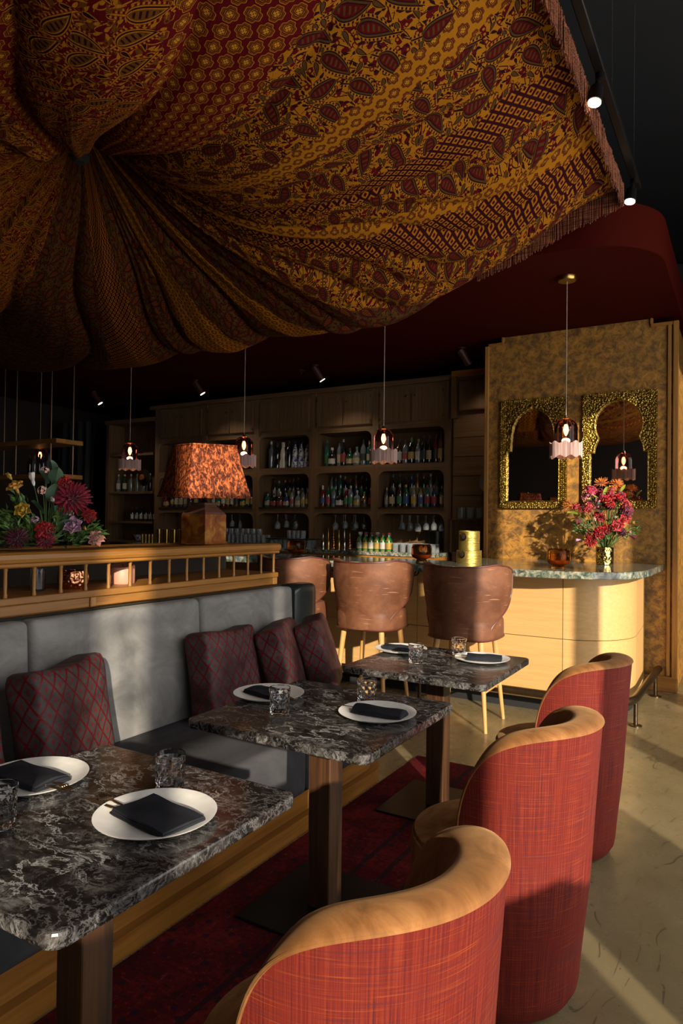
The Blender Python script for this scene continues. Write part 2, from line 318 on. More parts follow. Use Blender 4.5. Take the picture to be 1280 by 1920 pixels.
def drape_material():
    n = NT('paisley_block_print'); uv = n.coord('UV'); u, v, _ = n.sep(uv)
    wob = n.noise(uv, 2.0, 2, out='Color')
    GOLD = (.34, .128, .006); GOLD2 = (.46, .20, .018); RED = (.085, .0025, .004); DARK = (.020, .0035, .0045); BROWN = (.115, .038, .005); OLIVE = (.075, .036, .008)
    # --- medallion lattice
    def medallions(s, gap, ground):
        a = n.math('DIVIDE', u, s); b = n.math('DIVIDE', v, s)
        row = n.math('FLOOR', b)
        a2 = n.math('ADD', a, n.math('MULTIPLY', row, .5))
        cx = n.math('SUBTRACT', n.math('FRACT', a2), .5); cy = n.math('SUBTRACT', n.math('FRACT', b), .5)
        r = n.math('SQRT', n.math('ADD', n.math('MULTIPLY', cx, cx), n.math('MULTIPLY', cy, cy)))
        ang = n.math('ARCTAN2', cy, cx)
        lob = n.math('MULTIPLY', n.math('COSINE', n.math('MULTIPLY', ang, 8)), .028)
        sq = n.math('MULTIPLY', n.math('COSINE', n.math('MULTIPLY', ang, 4)), .035)
        rr = n.math('SUBTRACT', n.math('ADD', r, lob), sq)
        c = n.mix(n.lt(rr, .44), ground, GOLD)
        c = n.mix(n.lt(rr, .395), c, RED)
        c = n.mix(n.band(rr, .30, .365), c, BROWN)
        c = n.mix(n.lt(rr, .245), c, GOLD)
        c = n.mix(n.band(rr, .16, .21), c, DARK)
        pet = n.math('ADD', r, n.math('MULTIPLY', n.math('COSINE', n.math('MULTIPLY', ang, 4)), -.05))
        c = n.mix(n.lt(pet, .10), c, GOLD2)
        return n.mix(n.lt(r, .03), c, DARK)
    # --- paisley drops scattered in jittered cells
    def drops(scale, tilt, L, Wd, rnd=.75, off=(0, 0, 0)):
        p = n.mapping(uv, (scale, scale, 0), loc=off)
        vn = n.voro(p, 1.0, out=None, rand=rnd, dim='2D')
        q = n.vmath('SUBTRACT', p, vn.outputs['Position'])
        rc = n.sep(vn.outputs['Color'])
        ang = n.math('ADD', n.math('MULTIPLY', n.math('SUBTRACT', rc[0], .5), 1.5), tilt)
        flip = n.math('SUBTRACT', n.math('MULTIPLY', n.gt(rc[1], .5), 2), 1)
        ca = n.math('COSINE', ang); sa = n.math('SINE', ang); qx, qy, _ = n.sep(q)
        x = n.math('MULTIPLY', n.math('SUBTRACT', n.math('MULTIPLY', qx, ca), n.math('MULTIPLY', qy, sa)), flip)
        y = n.math('ADD', n.math('MULTIPLY', qx, sa), n.math('MULTIPLY', qy, ca))
        t = n.math('ADD', n.math('DIVIDE', y, L), .42, clamp=True)
        xb = n.math('SUBTRACT', x, n.math('MULTIPLY', n.math('POWER', t, 2.2), .30*L))
        xb = n.math('ADD', xb, .07*L)
        w = n.math('MULTIPLY', n.math('SQRT', n.math('MAXIMUM', t, 0.0)), n.math('SUBTRACT', 1.0, n.math('POWER', t, 1.1)))
        w = n.math('MULTIPLY', w, Wd*1.9)
        d = n.math('SUBTRACT', n.math('ABSOLUTE', xb), w)      # <0 inside
        return d, y, t, rc
    def paisley(ground, ink, fill, heart):
        d, y, t, rc = drops(7.4, .5, .92, .28)
        d2, y2, _, rc2 = drops(15.5, -.3, .72, .20, 1.0, (3.3, 1.7, 0))
        d3, y3, _, rc3 = drops(31, .9, .75, .19, 1.0, (7.7, 5.1, 0))
        d4, y4, _, rc4 = drops(21, 1.9, .85, .26, 1.0, (1.1, 9.3, 0))
        d5, y5, _, rc5 = drops(13.5, .35, 1.0, .24, 1.0, (4.4, 2.2, 0))
        c = n.mix(n.lt(d5, .0), ground, ink); c = n.mix(n.lt(d5, -.055), c, ground); c = n.mix(n.lt(d4, .01), c, fill); c = n.mix(n.lt(d3, .035), c, ink)
        vv = n.voro(n.mapping(uv, (22, 22, 0)), 1.0, out='Distance', dim='2D')
        c = n.mix(n.lt(vv, .20), c, fill); c = n.mix(n.lt(vv, .10), c, ground)
        c = n.mix(n.lt(d2, .035), c, ground)
        c = n.mix(n.lt(d2, .0), c, ink); c = n.mix(n.lt(d2, -.05), c, heart)
        # teeth round the big drop
        th = n.math('SINE', n.math('MULTIPLY', y, 62))
        c = n.mix(n.lt(d, .10), c, ground)
        c = n.mix(n.math('MULTIPLY', n.band(d, .035, .095), n.gt(th, .1)), c, ink)
        c = n.mix(n.lt(d, .022), c, ink)
        c = n.mix(n.lt(d, -.012), c, heart)
        c = n.mix(n.band(d, -.085, -.055), c, ink)
        c = n.mix(n.lt(d, -.085), c, fill)
        dots = n.math('MULTIPLY', n.gt(n.math('SINE', n.math('MULTIPLY', y, 48)), .3), n.lt(d, -.12))
        return n.mix(dots, c, heart)
    # --- small diamonds
    def diamonds(per, ground, ink):
        a = n.math('ABSOLUTE', n.math('SUBTRACT', n.math('FRACT', n.math('DIVIDE', u, per*1.25)), .5))
        b = n.math('ABSOLUTE', n.math('SUBTRACT', n.math('FRACT', n.math('DIVIDE', v, per)), .5))
        e = n.math('ABSOLUTE', n.math('SUBTRACT', n.math('ADD', n.math('MULTIPLY', a, 2), n.math('MULTIPLY', b, 2)), 1.0))
        c = n.mix(n.lt(e, .22), ground, ink)
        c = n.mix(n.band(e, .34, .66), c, GOLD)
        return n.mix(n.gt(e, .82), c, DARK)
    mA = medallions(.062, 0, RED)
    mB = medallions(.058, 0, GOLD)
    pR = paisley(RED, GOLD, BROWN, DARK)
    pG = paisley(GOLD, DARK, RED, OLIVE)
    pD = paisley(OLIVE, DARK, BROWN, RED)
    dm = diamonds(.045, RED, DARK)
    # band edges in v (metres of cloth across the folds), slightly wavy
    vw = n.math('ADD', v, n.math('MULTIPLY', n.math('SINE', n.math('MULTIPLY', u, 23)), .012))
    deg = lambda d: d*pi/180*1.6
    bands = [(-180, pR), (-150, mB), (-135, pG), (-100, mA), (-72, pG), (-52, mA), (-45.5, pR), (-29, mA), (-15, pG), (-9.5, pG), (-1.5, mB), (3.0, pG), (15, dm), (20, pG), (27, mB), (30, dm), (36, pG), (50, pD), (68, mB), (76, pD), (92, mB), (106, pD), (122, dm), (134, pD), (160, pR)]
    c = bands[0][1]
    for d, src in bands[1:]:
        c = n.mix(n.gt(vw, deg(d)), c, src)
    f = n.noise(uv, 180, 2)
    c = n.mix(n.math('MULTIPLY', f, .25), c, (.02, .008, .008))
    M['drape'] = n.set(color=c, rough=.9, spec=.05)
    n.bump(n.noise(n.mapping(uv, (1.2, 11, 1)), 1, 5, .6, .4), .35, .05)
build_materials()

# ------------------------------------------------------------------ mesh helpers
class MB:
    def __init__(s): s.v = []; s.f = []; s.uv = {}; s.mi = []
    def add(s, vs, fs, mi=0):
        o = len(s.v); s.v += [tuple(p) for p in vs]; s.f += [tuple(i+o for i in q) for q in fs]; s.mi += [mi]*len(fs); return o
    def box(s, x0, x1, y0, y1, z0, z1):
        s.add([(x0,y0,z0),(x1,y0,z0),(x1,y1,z0),(x0,y1,z0),(x0,y0,z1),(x1,y0,z1),(x1,y1,z1),(x0,y1,z1)],
              [(0,3,2,1),(4,5,6,7),(0,1,5,4),(1,2,6,5),(2,3,7,6),(3,0,4,7)]); return s
    def rbox(s, x0, x1, y0, y1, z0, z1, r=.01, seg=2):
        bm = bmesh.new(); bmesh.ops.create_cube(bm, size=1)
        for v in bm.verts: v.co = Vector(((x0+x1)/2+v.co.x*(x1-x0), (y0+y1)/2+v.co.y*(y1-y0), (z0+z1)/2+v.co.z*(z1-z0)))
        bmesh.ops.bevel(bm, geom=bm.edges[:], offset=r, segments=seg, affect='EDGES', profile=.5)
        bm.verts.index_update(); s.add([v.co.copy() for v in bm.verts], [[v.index for v in f.verts] for f in bm.faces]); bm.free(); return s
    def lathe(s, prof, seg=24, c=(0,0,0), cap0=True, cap1=True, fn=None):
        n = len(prof); vs = []
        for r, z in prof:
            for k in range(seg):
                a = 2*pi*k/seg; rr = fn(r, z, a) if fn else r
                vs.append((c[0]+rr*cos(a), c[1]+rr*sin(a), c[2]+z))
        fs = [(i*seg+k, i*seg+(k+1) % seg, (i+1)*seg+(k+1) % seg, (i+1)*seg+k) for i in range(n-1) for k in range(seg)]
        if cap0: fs.append(tuple(reversed(range(seg))))
        if cap1: fs.append(tuple((n-1)*seg+k for k in range(seg)))
        s.add(vs, fs); return s
    def tube(s, pts, r, seg=8, r1=None, caps=True):
        pts = [Vector(p) for p in pts]; n = len(pts); vs = []
        rs = [r if r1 is None else r+(r1-r)*i/(n-1) for i in range(n)] if not isinstance(r, (list, tuple)) else r
        up = None
        for i, p in enumerate(pts):
            d = (pts[min(i+1, n-1)]-pts[max(i-1, 0)]).normalized()
            if up is None: up = Vector((0,0,1)) if abs(d.z) < .9 else Vector((1,0,0))
            a = d.cross(up).normalized(); b = a.cross(d).normalized(); up = b
            for k in range(seg):
                t = 2*pi*k/seg; vs.append(p+a*(cos(t)*rs[i])+b*(sin(t)*rs[i]))
        fs = [(i*seg+k, i*seg+(k+1) % seg, (i+1)*seg+(k+1) % seg, (i+1)*seg+k) for i in range(n-1) for k in range(seg)]
        if caps: fs += [tuple(reversed(range(seg))), tuple((n-1)*seg+k for k in range(seg))]
        s.add(vs, fs); return s
    def prism(s, poly, z0, z1):
        n = len(poly)
        s.add([(x,y,z0) for x,y in poly]+[(x,y,z1) for x,y in poly],
              [tuple(reversed(range(n))), tuple(range(n, 2*n))]+[(i, (i+1) % n, n+(i+1) % n, n+i) for i in range(n)]); return s
    def grid(s, fn, nu, nv, closed_u=False, uv=None):
        o = len(s.v)
        for j in range(nv+1):
            for i in range(nu+(0 if closed_u else 1)):
                s.v.append(tuple(fn(i/nu, j/nv)))
        w = nu if closed_u else nu+1
        for j in range(nv):
            for i in range(nu):
                i2 = (i+1) % w
                if uv:
                    s.uv[len(s.f)] = [uv(i/nu, j/nv), uv((i+1)/nu, j/nv), uv((i+1)/nu, (j+1)/nv), uv(i/nu, (j+1)/nv)]
                s.f.append((o+j*w+i, o+j*w+i2, o+(j+1)*w+i2, o+(j+1)*w+i)); s.mi.append(0)
        return s
    def ball(s, c, r, seg=10, rings=7, sc=(1,1,1)):
        vs = [(c[0], c[1], c[2]-r*sc[2])]
        for j in range(1, rings):
            t = pi*j/rings
            for k in range(seg):
                a = 2*pi*k/seg; vs.append((c[0]+r*sc[0]*sin(t)*cos(a), c[1]+r*sc[1]*sin(t)*sin(a), c[2]-r*sc[2]*cos(t)))
        vs.append((c[0], c[1], c[2]+r*sc[2])); e = len(vs)-1
        fs = [(0, 1+(k+1) % seg, 1+k) for k in range(seg)]
        for j in range(rings-2):
            fs += [(1+j*seg+k, 1+j*seg+(k+1) % seg, 1+(j+1)*seg+(k+1) % seg, 1+(j+1)*seg+k) for k in range(seg)]
        b = 1+(rings-2)*seg
        fs += [(b+k, b+(k+1) % seg, e) for k in range(seg)]
        s.add(vs, fs); return s
    def mesh(s, name, mat, smooth=True, angle=40):
        me = bpy.data.meshes.new(name); me.from_pydata(s.v, [], s.f); me.update()
        bm = bmesh.new(); bm.from_mesh(me); bmesh.ops.recalc_face_normals(bm, faces=bm.faces[:]); bm.to_mesh(me); bm.free()
        for x in (mat if isinstance(mat, (list, tuple)) else [mat]): me.materials.append(M[x])
        if isinstance(mat, (list, tuple)): me.polygons.foreach_set('material_index', s.mi)
        if s.uv:
            ul = me.uv_layers.new(name='UVMap')
            vid = {}
            for fi, q in s.uv.items():
                for vi, c in zip(s.f[fi], q): vid.setdefault((fi, vi), c)
            for p in me.polygons:
                for li in p.loop_indices:
                    c = vid.get((p.index, me.loops[li].vertex_index))
                    if c: ul.data[li].uv = c
        if smooth:
            me.polygons.foreach_set('use_smooth', [True]*len(me.polygons))
            try: me.set_sharp_from_angle(angle=radians(angle))
            except Exception: pass
        return me
    def build(s, name, mat, parent=None, smooth=True, loc=(0,0,0), rot=(0,0,0), angle=40, kind=None):
        o = bpy.data.objects.new(name, s.mesh(name, mat, smooth, angle)); COL.objects.link(o)
        o.location = loc; o.rotation_euler = rot
        if parent: o.parent = parent
        if kind: o['kind'] = kind
        return o

def inst(name, me, parent=None, loc=(0,0,0), rot=(0,0,0), sc=1, kind=None):
    o = bpy.data.objects.new(name, me); COL.objects.link(o)
    o.location = loc; o.rotation_euler = rot; o.scale = (sc,)*3 if not isinstance(sc, (tuple, list)) else sc
    if parent: o.parent = parent
    if kind: o['kind'] = kind
    return o
def thing(name, label, cat, loc=(0,0,0), rz=0, group=None):
    o = bpy.data.objects.new(name, None); COL.objects.link(o); o.empty_display_size = .05
    o.location = loc; o.rotation_euler = (0, 0, rz); return tag(o, label, cat, group)
def tag(o, label, cat, group=None):
    o['label'] = label; o['category'] = cat
    if group: o['group'] = group
    return o
def struct(o): o['kind'] = 'structure'; return o
def copy_tree(o, parent=None, loc=None, rz=None, label=None, group=None):
    c = o.copy(); COL.objects.link(c); c.parent = parent
    if loc is not None: c.location = loc
    if rz is not None: c.rotation_euler = (0, 0, rz)
    if label: c['label'] = label
    if group: c['group'] = group
    for ch in list(o.children): copy_tree(ch, c)
    return c
def sstep(a, b, x):
    t = min(1, max(0, (x-a)/(b-a))); return t*t*(3-2*t)
# ================================================================== the room
def room():
    struct(MB().box(-10, 1.75, -3.2, 9.7, -.1, 0).build('floor', 'concrete', smooth=False))
    struct(MB().box(-10, 1.75, -3.2, 9.7, 4.6, 4.7).build('ceiling', 'blackwall', smooth=False))
    struct(MB().box(-10.1, -10, -3.2, 9.7, 0, 4.6).build('wall_left', 'darkwall', smooth=False))
    struct(MB().box(-10, 1.75, -3.3, -3.2, 0, 4.6).build('wall_front', 'darkwall', smooth=False))
    struct(MB().box(-10, 1.75, 9.7, 9.8, 0, 4.6).build('wall_rear', 'blackwall', smooth=False))
    # mirror wall with a stepped head
    w = MB()
    pts = [(-2.26, 0), (-.53, 0), (-.53, 3.27), (-.74, 3.27), (-.74, 3.335), (-2.10, 3.335), (-2.10, 3.27), (-2.26, 3.27)]
    n = len(pts)
    w.add([(x, 6.70, z) for x, z in pts]+[(x, 9.7, z) for x, z in pts],
          [tuple(range(n)), tuple(reversed(range(n, 2*n)))]+[(i, n+i, n+(i+1) % n, (i+1) % n) for i in range(n)])
    wall = struct(w.build('wall_back', 'paper', smooth=False))
    def trim(k, *b, m='oak_z'): return struct(MB().rbox(*b, r=.004, seg=1).build('trim_%d' % k, m, smooth=False))
    trim(1, -2.285, -2.245, 6.675, 6.72, 0, 3.285)
    trim(2, -.605, -.575, 6.678, 6.70, .14, 3.26)
    trim(3, -.56, -.515, 6.67, 6.72, 0, 3.285)
    trim(4, -2.285, -2.095, 6.675, 6.70, 3.255, 3.285, m='oak_x')
    trim(5, -.745, -.515, 6.675, 6.70, 3.255, 3.285, m='oak_x')
    trim(6, -2.115, -2.09, 6.675, 6.70, 3.285, 3.335)
    trim(7, -.75, -.725, 6.675, 6.70, 3.285, 3.335)
    struct(MB().rbox(-2.26, -.515, 6.665, 6.72, 0, .135, r=.006).build('baseboard_back', 'oak_x', smooth=False))
    # dropped soffit with a rounded corner
    def so(r, ins=0):
        P = [(-9.9, 9.6), (-9.9, 4.70+ins), (-1.72, 4.70+ins)]
        cx, cy = -.50-ins-r, 4.76+ins+r
        P += [(cx+r*sin(t), cy-r*cos(t)) for t in [i*pi/2/14 for i in range(15)]]
        P += [(-.50-ins, 9.6)]
        return P
    struct(MB().prism(so(.55), 3.34, 3.64).build('trim_8', 'redpaint', angle=30))
    # window wall beside the room (behind the camera's right shoulder): piers, sill, head, frames and panes
    ops = [(-2.34, -1.86, 3.25), (-1.83, -.79, 4.05), (-.57, .83, 3.30), (1.11, 2.55, 3.6), (2.67, 4.08, 3.78), (4.33, 5.7, 3.9)]
    m = MB(); y = -3.2
    for a, b, h in ops:
        m.box(1.6, 1.75, y, a, 0, 4.6); m.box(1.6, 1.75, a, b, h, 4.6); m.box(1.6, 1.75, a, b, 0, .12); y = b
    m.box(1.6, 1.75, y, 9.7, 0, 4.6)
    struct(m.build('wall_right', 'darkwall', smooth=False))
    for i, (a, b, h) in enumerate(ops):
        e = struct(bpy.data.objects.new('window_%d' % (i+1), None)); COL.objects.link(e); e.location = (1.66, (a+b)/2, .12)
        w2 = (b-a)/2; hh = h-.12
        f = MB().box(-.02, .02, -w2, -w2+.03, 0, hh).box(-.02, .02, w2-.03, w2, 0, hh).box(-.02, .02, -w2, w2, 0, .03).box(-.02, .02, -w2, w2, hh-.03, hh)
        if i == 1: f.box(-.03, .03, -w2, w2, 3.02, 3.36)  # added bar closes the shade's top, leaving a sun slot for the lamp
        f.build('frame', 'blackmetal', e, smooth=False)
    # unseen roller shade added to block sun through the second window
    b = thing('roller_shade', 'unseen charcoal roller shade added to block sun in the second window', 'sun blocker', (1.55, -1.31, 2.05))
    MB().box(-.004, .004, -.53, .53, .03, 1.1).build('fabric', 'curtain', b, smooth=False)
    MB().tube([(0, -.53, .015), (0, .53, .015)], .016).build('bottom_bar', 'blackmetal', b)
    MB().tube([(0, -.54, 1.13), (0, .54, 1.13)], .035).build('roller', 'blackmetal', b)
room()

def far_parts():
    # black drapery in the void above the soffit, far right
    for i, (x0, x1, y, lab) in enumerate([(-2.6, -.42, 8.9, 'black stage curtain hanging in the dark void above the soffit'), (-.3, 1.4, 9.3, 'black pleated curtain at the far end beside the window wall')]):
        m = MB(); m.grid(lambda u, v: (x0+(x1-x0)*u, y+.05*sin(u*(x1-x0)*26)+.03*sin(u*(x1-x0)*11+1), (3.7 if i == 0 else .02)+(4.55-(3.7 if i == 0 else .02))*v), 90, 1)
        tag(m.build('stage_curtain', 'curtain'), lab, 'curtain')
    m = MB(); m.grid(lambda u, v: (-9.7+.9*u, 7.25+.04*sin(u*30)-.18*(1-v)**2*u, .02+3.0*v), 60, 6)
    tag(m.build('side_curtain', 'curtain'), 'blue-black doorway curtain left of the back bar', 'curtain')
    # hanging shelf on rods, far left over the bar
    s = thing('hanging_shelf', 'two-tier oak shelf hung on thin rods over the bar end', 'shelf', (-6.25, 4.45, 1.86))
    s.rotation_euler = (0, 0, .02)
    for z in (0, .345): MB().rbox(-1.0, .46, -.16, .16, z, z+.045, r=.006).build('shelf_board', 'oak_x', s, smooth=False)
    for x, y in ((-.78, -.13), (.34, -.13), (-.78, .13), (.34, .13), (-.2, -.13)):
        MB().tube([(x, y, 0), (x, y, 1.47)], .008).build('rod', 'bronze', s)
    me = bottle_mesh('std')
    for i, x in enumerate((-.16, -.08, 0.0, .06, .15)):
        k = ('black', 'clear', 'brown', 'blue', 'clear')[i]
        o = thing('bottle', 'small %s bottle on the hanging shelf over the bar end' % k, 'bottle', (-6.25+x, 4.45, 1.905), group='bottles on the hanging shelf')
        inst('glass', bmesh_mat(me['glass'], 'bot_'+k), o, sc=.72); inst('cap', bmesh_mat(me['cap'], 'lab_black'), o, sc=.72)

_mm = {}
def bmesh_mat(me, mat):
    k = (me.name, mat)
    if k not in _mm:
        c = me.copy(); c.materials.clear(); c.materials.append(M[mat]); _mm[k] = c
    return _mm[k]

# ================================================================== bottles (prototypes)
_bot = {}
PROF = {
 'std':   dict(r=.038, h=.30, p=[(0,0),(.9,0),(1,.012),(1,.175),(.93,.195),(.55,.222),(.36,.24),(.34,.285)], cap=(.37,.27,.305), lab=(.05,.15)),
 'tall':  dict(r=.034, h=.34, p=[(0,0),(.9,0),(1,.012),(1,.215),(.85,.24),(.45,.27),(.38,.285),(.38,.325)], cap=(.42,.31,.345), lab=(.05,.16)),
 'squat': dict(r=.052, h=.235, p=[(0,0),(.9,0),(1,.012),(1.02,.10),(.95,.135),(.6,.165),(.28,.178),(.26,.215)], cap=(.34,.205,.24), lab=(.035,.10)),
 'wine':  dict(r=.037, h=.31, p=[(0,0),(.92,0),(1,.01),(1,.185),(.8,.215),(.42,.245),(.36,.26),(.36,.30)], cap=(.40,.255,.312), lab=(.06,.14)),
 'decanter': dict(r=.055, h=.24, p=[(0,0),(.7,0),(.75,.01),(1,.06),(.98,.10),(.6,.145),(.25,.16),(.22,.20)], cap=(.35,.195,.235), lab=(.05,.09)),
 'mini':  dict(r=.026, h=.155, p=[(0,0),(.9,0),(1,.008),(1,.085),(.6,.11),(.4,.12),(.4,.145)], cap=(.46,.138,.158), lab=(.02,.075)),
 'curvy': dict(r=.045, h=.33, p=[(0,0),(.95,0),(1,.02),(1,.08),(.72,.12),(.72,.14),(.86,.18),(.62,.235),(.40,.26),(.38,.285)], cap=(.52,.275,.335), lab=None),
}
def bottle_mesh(k):
    if k in _bot: return _bot[k]
    d = PROF[k]; r = d['r']
    g = MB().lathe([(max(.0005, a*r), z) for a, z in d['p']], 14, cap0=False).mesh('bottle_'+k, 'bot_clear')
    cr, c0, c1 = d['cap']
    c = MB().lathe([(cr*r, c0), (cr*r*1.06, c0+.004), (cr*r*1.02, c1-.006), (cr*r*.85, c1)], 12).mesh('bottle_cap_'+k, 'lab_black')
    l = None
    if d['lab']:
        m = MB(); a, b = d['lab']
        m.grid(lambda u, v: ((r+.0012)*cos(-pi/2+(u-.5)*3.6), (r+.0012)*sin(-pi/2+(u-.5)*3.6), a+(b-a)*v), 10, 1)
        l = m.mesh('bottle_label_'+k, 'lab_white')
    _bot[k] = dict(glass=g, cap=c, label=l)
    return _bot[k]
SHAPE_WORD = dict(std='straight', tall='tall slim', squat='squat', wine='wine-style', decanter='round decanter', mini='miniature', curvy='waisted')
def bottle(k, glass, label, cap, loc, where, group, sc=1.0, rz=0.0):
    me = bottle_mesh(k)
    gname = {'ceramic': 'blue-and-white ceramic', 'ceramic_w': 'cream ceramic', 'cangreen': 'green printed'}.get(glass, glass.replace('bot_', '')+' glass')
    t = '%s %s bottle' % (gname, SHAPE_WORD[k])
    if label: t += ', %s label' % label.replace('lab_', '')
    if len((t+' '+where).split()) <= 14: t += ', %s cap' % cap.replace('lab_', '').replace('ceramic_w', 'cream').replace('ceramic', 'painted').replace('bot_', '')
    o = thing('bottle', t+', '+where, 'bottle', loc, rz, group)
    inst('glass', bmesh_mat(me['glass'], glass), o, sc=sc)
    inst('cap', bmesh_mat(me['cap'], cap), o, sc=sc)
    if label and me['label']: inst('label', bmesh_mat(me['label'], label), o, sc=sc)
    return o
far_parts()

# ================================================================== drape over the dining area
def drape():
    K = (-3.12, 2.43)
    ctrl = []
    for y in (-1.5, -.5, .5, 1.2, 1.9, 2.5, 3.1, 3.7, 4.2, 4.42): ctrl.append((-.68, y, 3.55))
    for x, z in ((-.95, 3.46), (-1.2, 3.36), (-1.5, 3.27), (-1.9, 3.16), (-2.3, 3.11), (-3, 3.10), (-4, 3.10), (-5, 3.12), (-6, 3.16), (-7, 3.2)): ctrl.append((x, 4.42, z))
    for x, z in ((-.95, 3.365), (-1.19, 3.205), (-1.46, 3.10), (-1.85, 2.95), (-2.17, 2.895), (-2.6, 2.865), (-3.4, 2.86), (-4.2, 2.86), (-4.9, 2.87), (-5.6, 2.92), (-6.8, 3.05)): ctrl.append((x, 4.15, z))
    for x, y, z in ((-1.3, 3.3, 3.22), (-1.9, 3.3, 3.00), (-2.5, 3.2, 3.00), (-3.2, 3.3, 3.02), (-4.1, 3.3, 2.92), (-5, 3.2, 2.95),
                    (-1.2, 2.5, 3.28), (-1.8, 2.5, 3.08), (-2.4, 2.5, 3.14), (-4.2, 2.5, 3.02), (-5.2, 2.4, 3.05),
                    (-1.3, 1.6, 3.25), (-1.9, 1.6, 3.06), (-2.5, 1.6, 3.10), (-3.2, 1.6, 3.12), (-4.1, 1.6, 3.02),
                    (-1.6, .4, 3.2), (-2.6, .4, 3.05), (-4, .4, 3.05), (-5.5, .8, 3.1), (-1.8, -1.2, 3.2), (-3.5, -1.2, 3.15), (-6, -1.2, 3.2), (-7, 1, 3.25), (-7, 2.8, 3.2),
                    (K[0], K[1], 3.44), (-2.7, 2.15, 3.30), (-3.1, 1.95, 3.28), (-2.65, 2.75, 3.22), (-3.6, 2.7, 3.22), (-3.6, 2.1, 3.26)): ctrl.append((x, y, z))
    import numpy as np
    P = np.array(ctrl); n = len(P)
    def phi(r2): return 0.5*r2*np.log(r2+1e-9)
    d2 = ((P[:, None, :2]-P[None, :, :2])**2).sum(-1)
    A = np.zeros((n+3, n+3)); A[:n, :n] = phi(d2)+np.eye(n)*.004; A[:n, n] = 1; A[:n, n+1:] = P[:, :2]; A[n, :n] = 1; A[n+1:, :n] = P[:, :2].T
    w = np.linalg.solve(A, np.concatenate([P[:, 2], [0, 0, 0]]))
    X0, X1, Y0, Y1 = -7.0, -.66, -1.5, 4.44
    crease = [-180, -150, -121, -92, -70, -47, -28.7, -13.0, 9, 19, 23.5, 28, 33.5, 38, 45, 56, 63, 84, 108, 117, 141, 163, 180]
    nth, nr = 900, 110
    vs = []; th = [-pi+2*pi*i/nth for i in range(nth)]
    T = np.array(th); c, s = np.cos(T), np.sin(T)
    with np.errstate(divide='ignore'):
        rx = np.where(c > 0, (X1-K[0])/np.maximum(c, 1e-9), (X0-K[0])/np.minimum(c, -1e-9))
        ry = np.where(s > 0, (Y1-K[1])/np.maximum(s, 1e-9), (Y0-K[1])/np.minimum(s, -1e-9))
    RM = np.minimum(rx, ry)
    degT = np.degrees(T); cr = np.array(crease); 
    rnd = np.random.RandomState(3).rand(len(cr))
    V = np.zeros((nr+1, nth, 3)); ddK = (K[0]-P[:, 0])**2+(K[1]-P[:, 1])**2; zK = float(phi(ddK)@w[:n]+w[n]+K[0]*w[n+1]+K[1]*w[n+2])
    for j in range(nr+1):
        q = (j/nr)**1.25
        R = .035+q*(RM-.035)
        x = K[0]+R*c; y = K[1]+R*s
        dd = (x[:, None]-P[None, :, 0])**2+(y[:, None]-P[None, :, 1])**2
        z = phi(dd)@w[:n]+w[n]+x*w[n+1]+y*w[n+2]
        deg = degT+4.5*np.sin(R*1.9+.6)*np.clip(R, 0, 1)*np.cos(np.radians(degT-40))+2.0*np.sin(R*4.1+T*3); deg = np.clip(deg, -180, 180)
        idx = np.clip(np.searchsorted(cr, deg, side='right')-1, 0, len(cr)-2); gap = cr[idx+1]-cr[idx]; sfr = np.clip((deg-cr[idx])/gap, 0, 1)
        edge = np.clip((RM-R)/.45, 0, 1); edge = edge*edge*(3-2*edge)
        near = np.clip(R/.55, 0, 1)
        amp = np.minimum(np.radians(gap)*R*.34, .085)*(.45+.75*rnd[idx])
        puff = np.abs(np.sin(np.pi*sfr))**.5
        lobe = np.clip(np.cos(T-np.radians(-62)), 0, 1)**2
        z = z-.12*lobe*np.exp(-((R-.42)/.24)**2)*(.4+.6*puff)
        z = z-amp*puff*(.25+.75*edge)*near
        # fine secondary gathers close to the knot and along the swags
        z = z-.012*np.sin(np.pi*sfr*3)**2*np.clip(1-R/2.6, 0, 1)*near
        z = z+(3.62-zK)*np.exp(-(R/.30)**1.15)
        V[j, :, 0] = x; V[j, :, 1] = y; V[j, :, 2] = z
    m = MB(); m.v = [tuple(p) for p in V.reshape(-1, 3).tolist()]
    uvR = .035+np.array([(j/nr)**1.25 for j in range(nr+1)])[:, None]*(RM-.035)[None, :]
    for j in range(nr):
        for i in range(nth):
            i2 = (i+1) % nth; t0 = th[i]*1.6; t1 = (th[i]+2*pi/nth)*1.6
            m.uv[len(m.f)] = [(uvR[j, i], t0), (uvR[j, i2], t1), (uvR[j+1, i2], t1), (uvR[j+1, i], t0)]
            m.f.append((j*nth+i, j*nth+i2, (j+1)*nth+i2, (j+1)*nth+i)); m.mi.append(0)
    root = thing('ceiling_drape', 'vast paisley print cloth in red and gold swagged under the ceiling with a corded fringe', 'fabric drape', (0, 0, 0))
    m.build('cloth', 'drape', root, angle=180)
    # corded fringe along the track-side edge and the far hem
    fr = MB()
    edge = V[nr]
    rim = [tuple(p) for p in edge.tolist() if p[0] > -.70 and p[1] > 1.2]+[tuple(p) for p in edge.tolist() if p[1] > 4.40 and p[0] > -1.6]
    def strands(pts, step):
        pts = sorted(pts, key=lambda p: (p[1] if abs(p[0]+.66) < .03 else 10-p[0]))
        for a, b in zip(pts, pts[1:]):
            L = (Vector(b)-Vector(a)).length
            k = max(1, int(L/step))
            for i in range(k):
                p = Vector(a).lerp(Vector(b), i/k)
                for off in (0, .006):
                    x = p.x+off+random.uniform(-.004, .004); y = p.y+random.uniform(-.004, .004); l = .125+random.uniform(-.01, .01)
                    fr.tube([(x, y, p.z+.01), (x+random.uniform(-.004, .004), y+random.uniform(-.004, .004), p.z-l)], .0028, 4, caps=False)
    strands([p for p in rim if p[0] > -.70], .0085); strands([p for p in rim if p[1] > 4.40], .0085)
    fr.build('fringe', 'fringe_rust', root, kind='stuff')
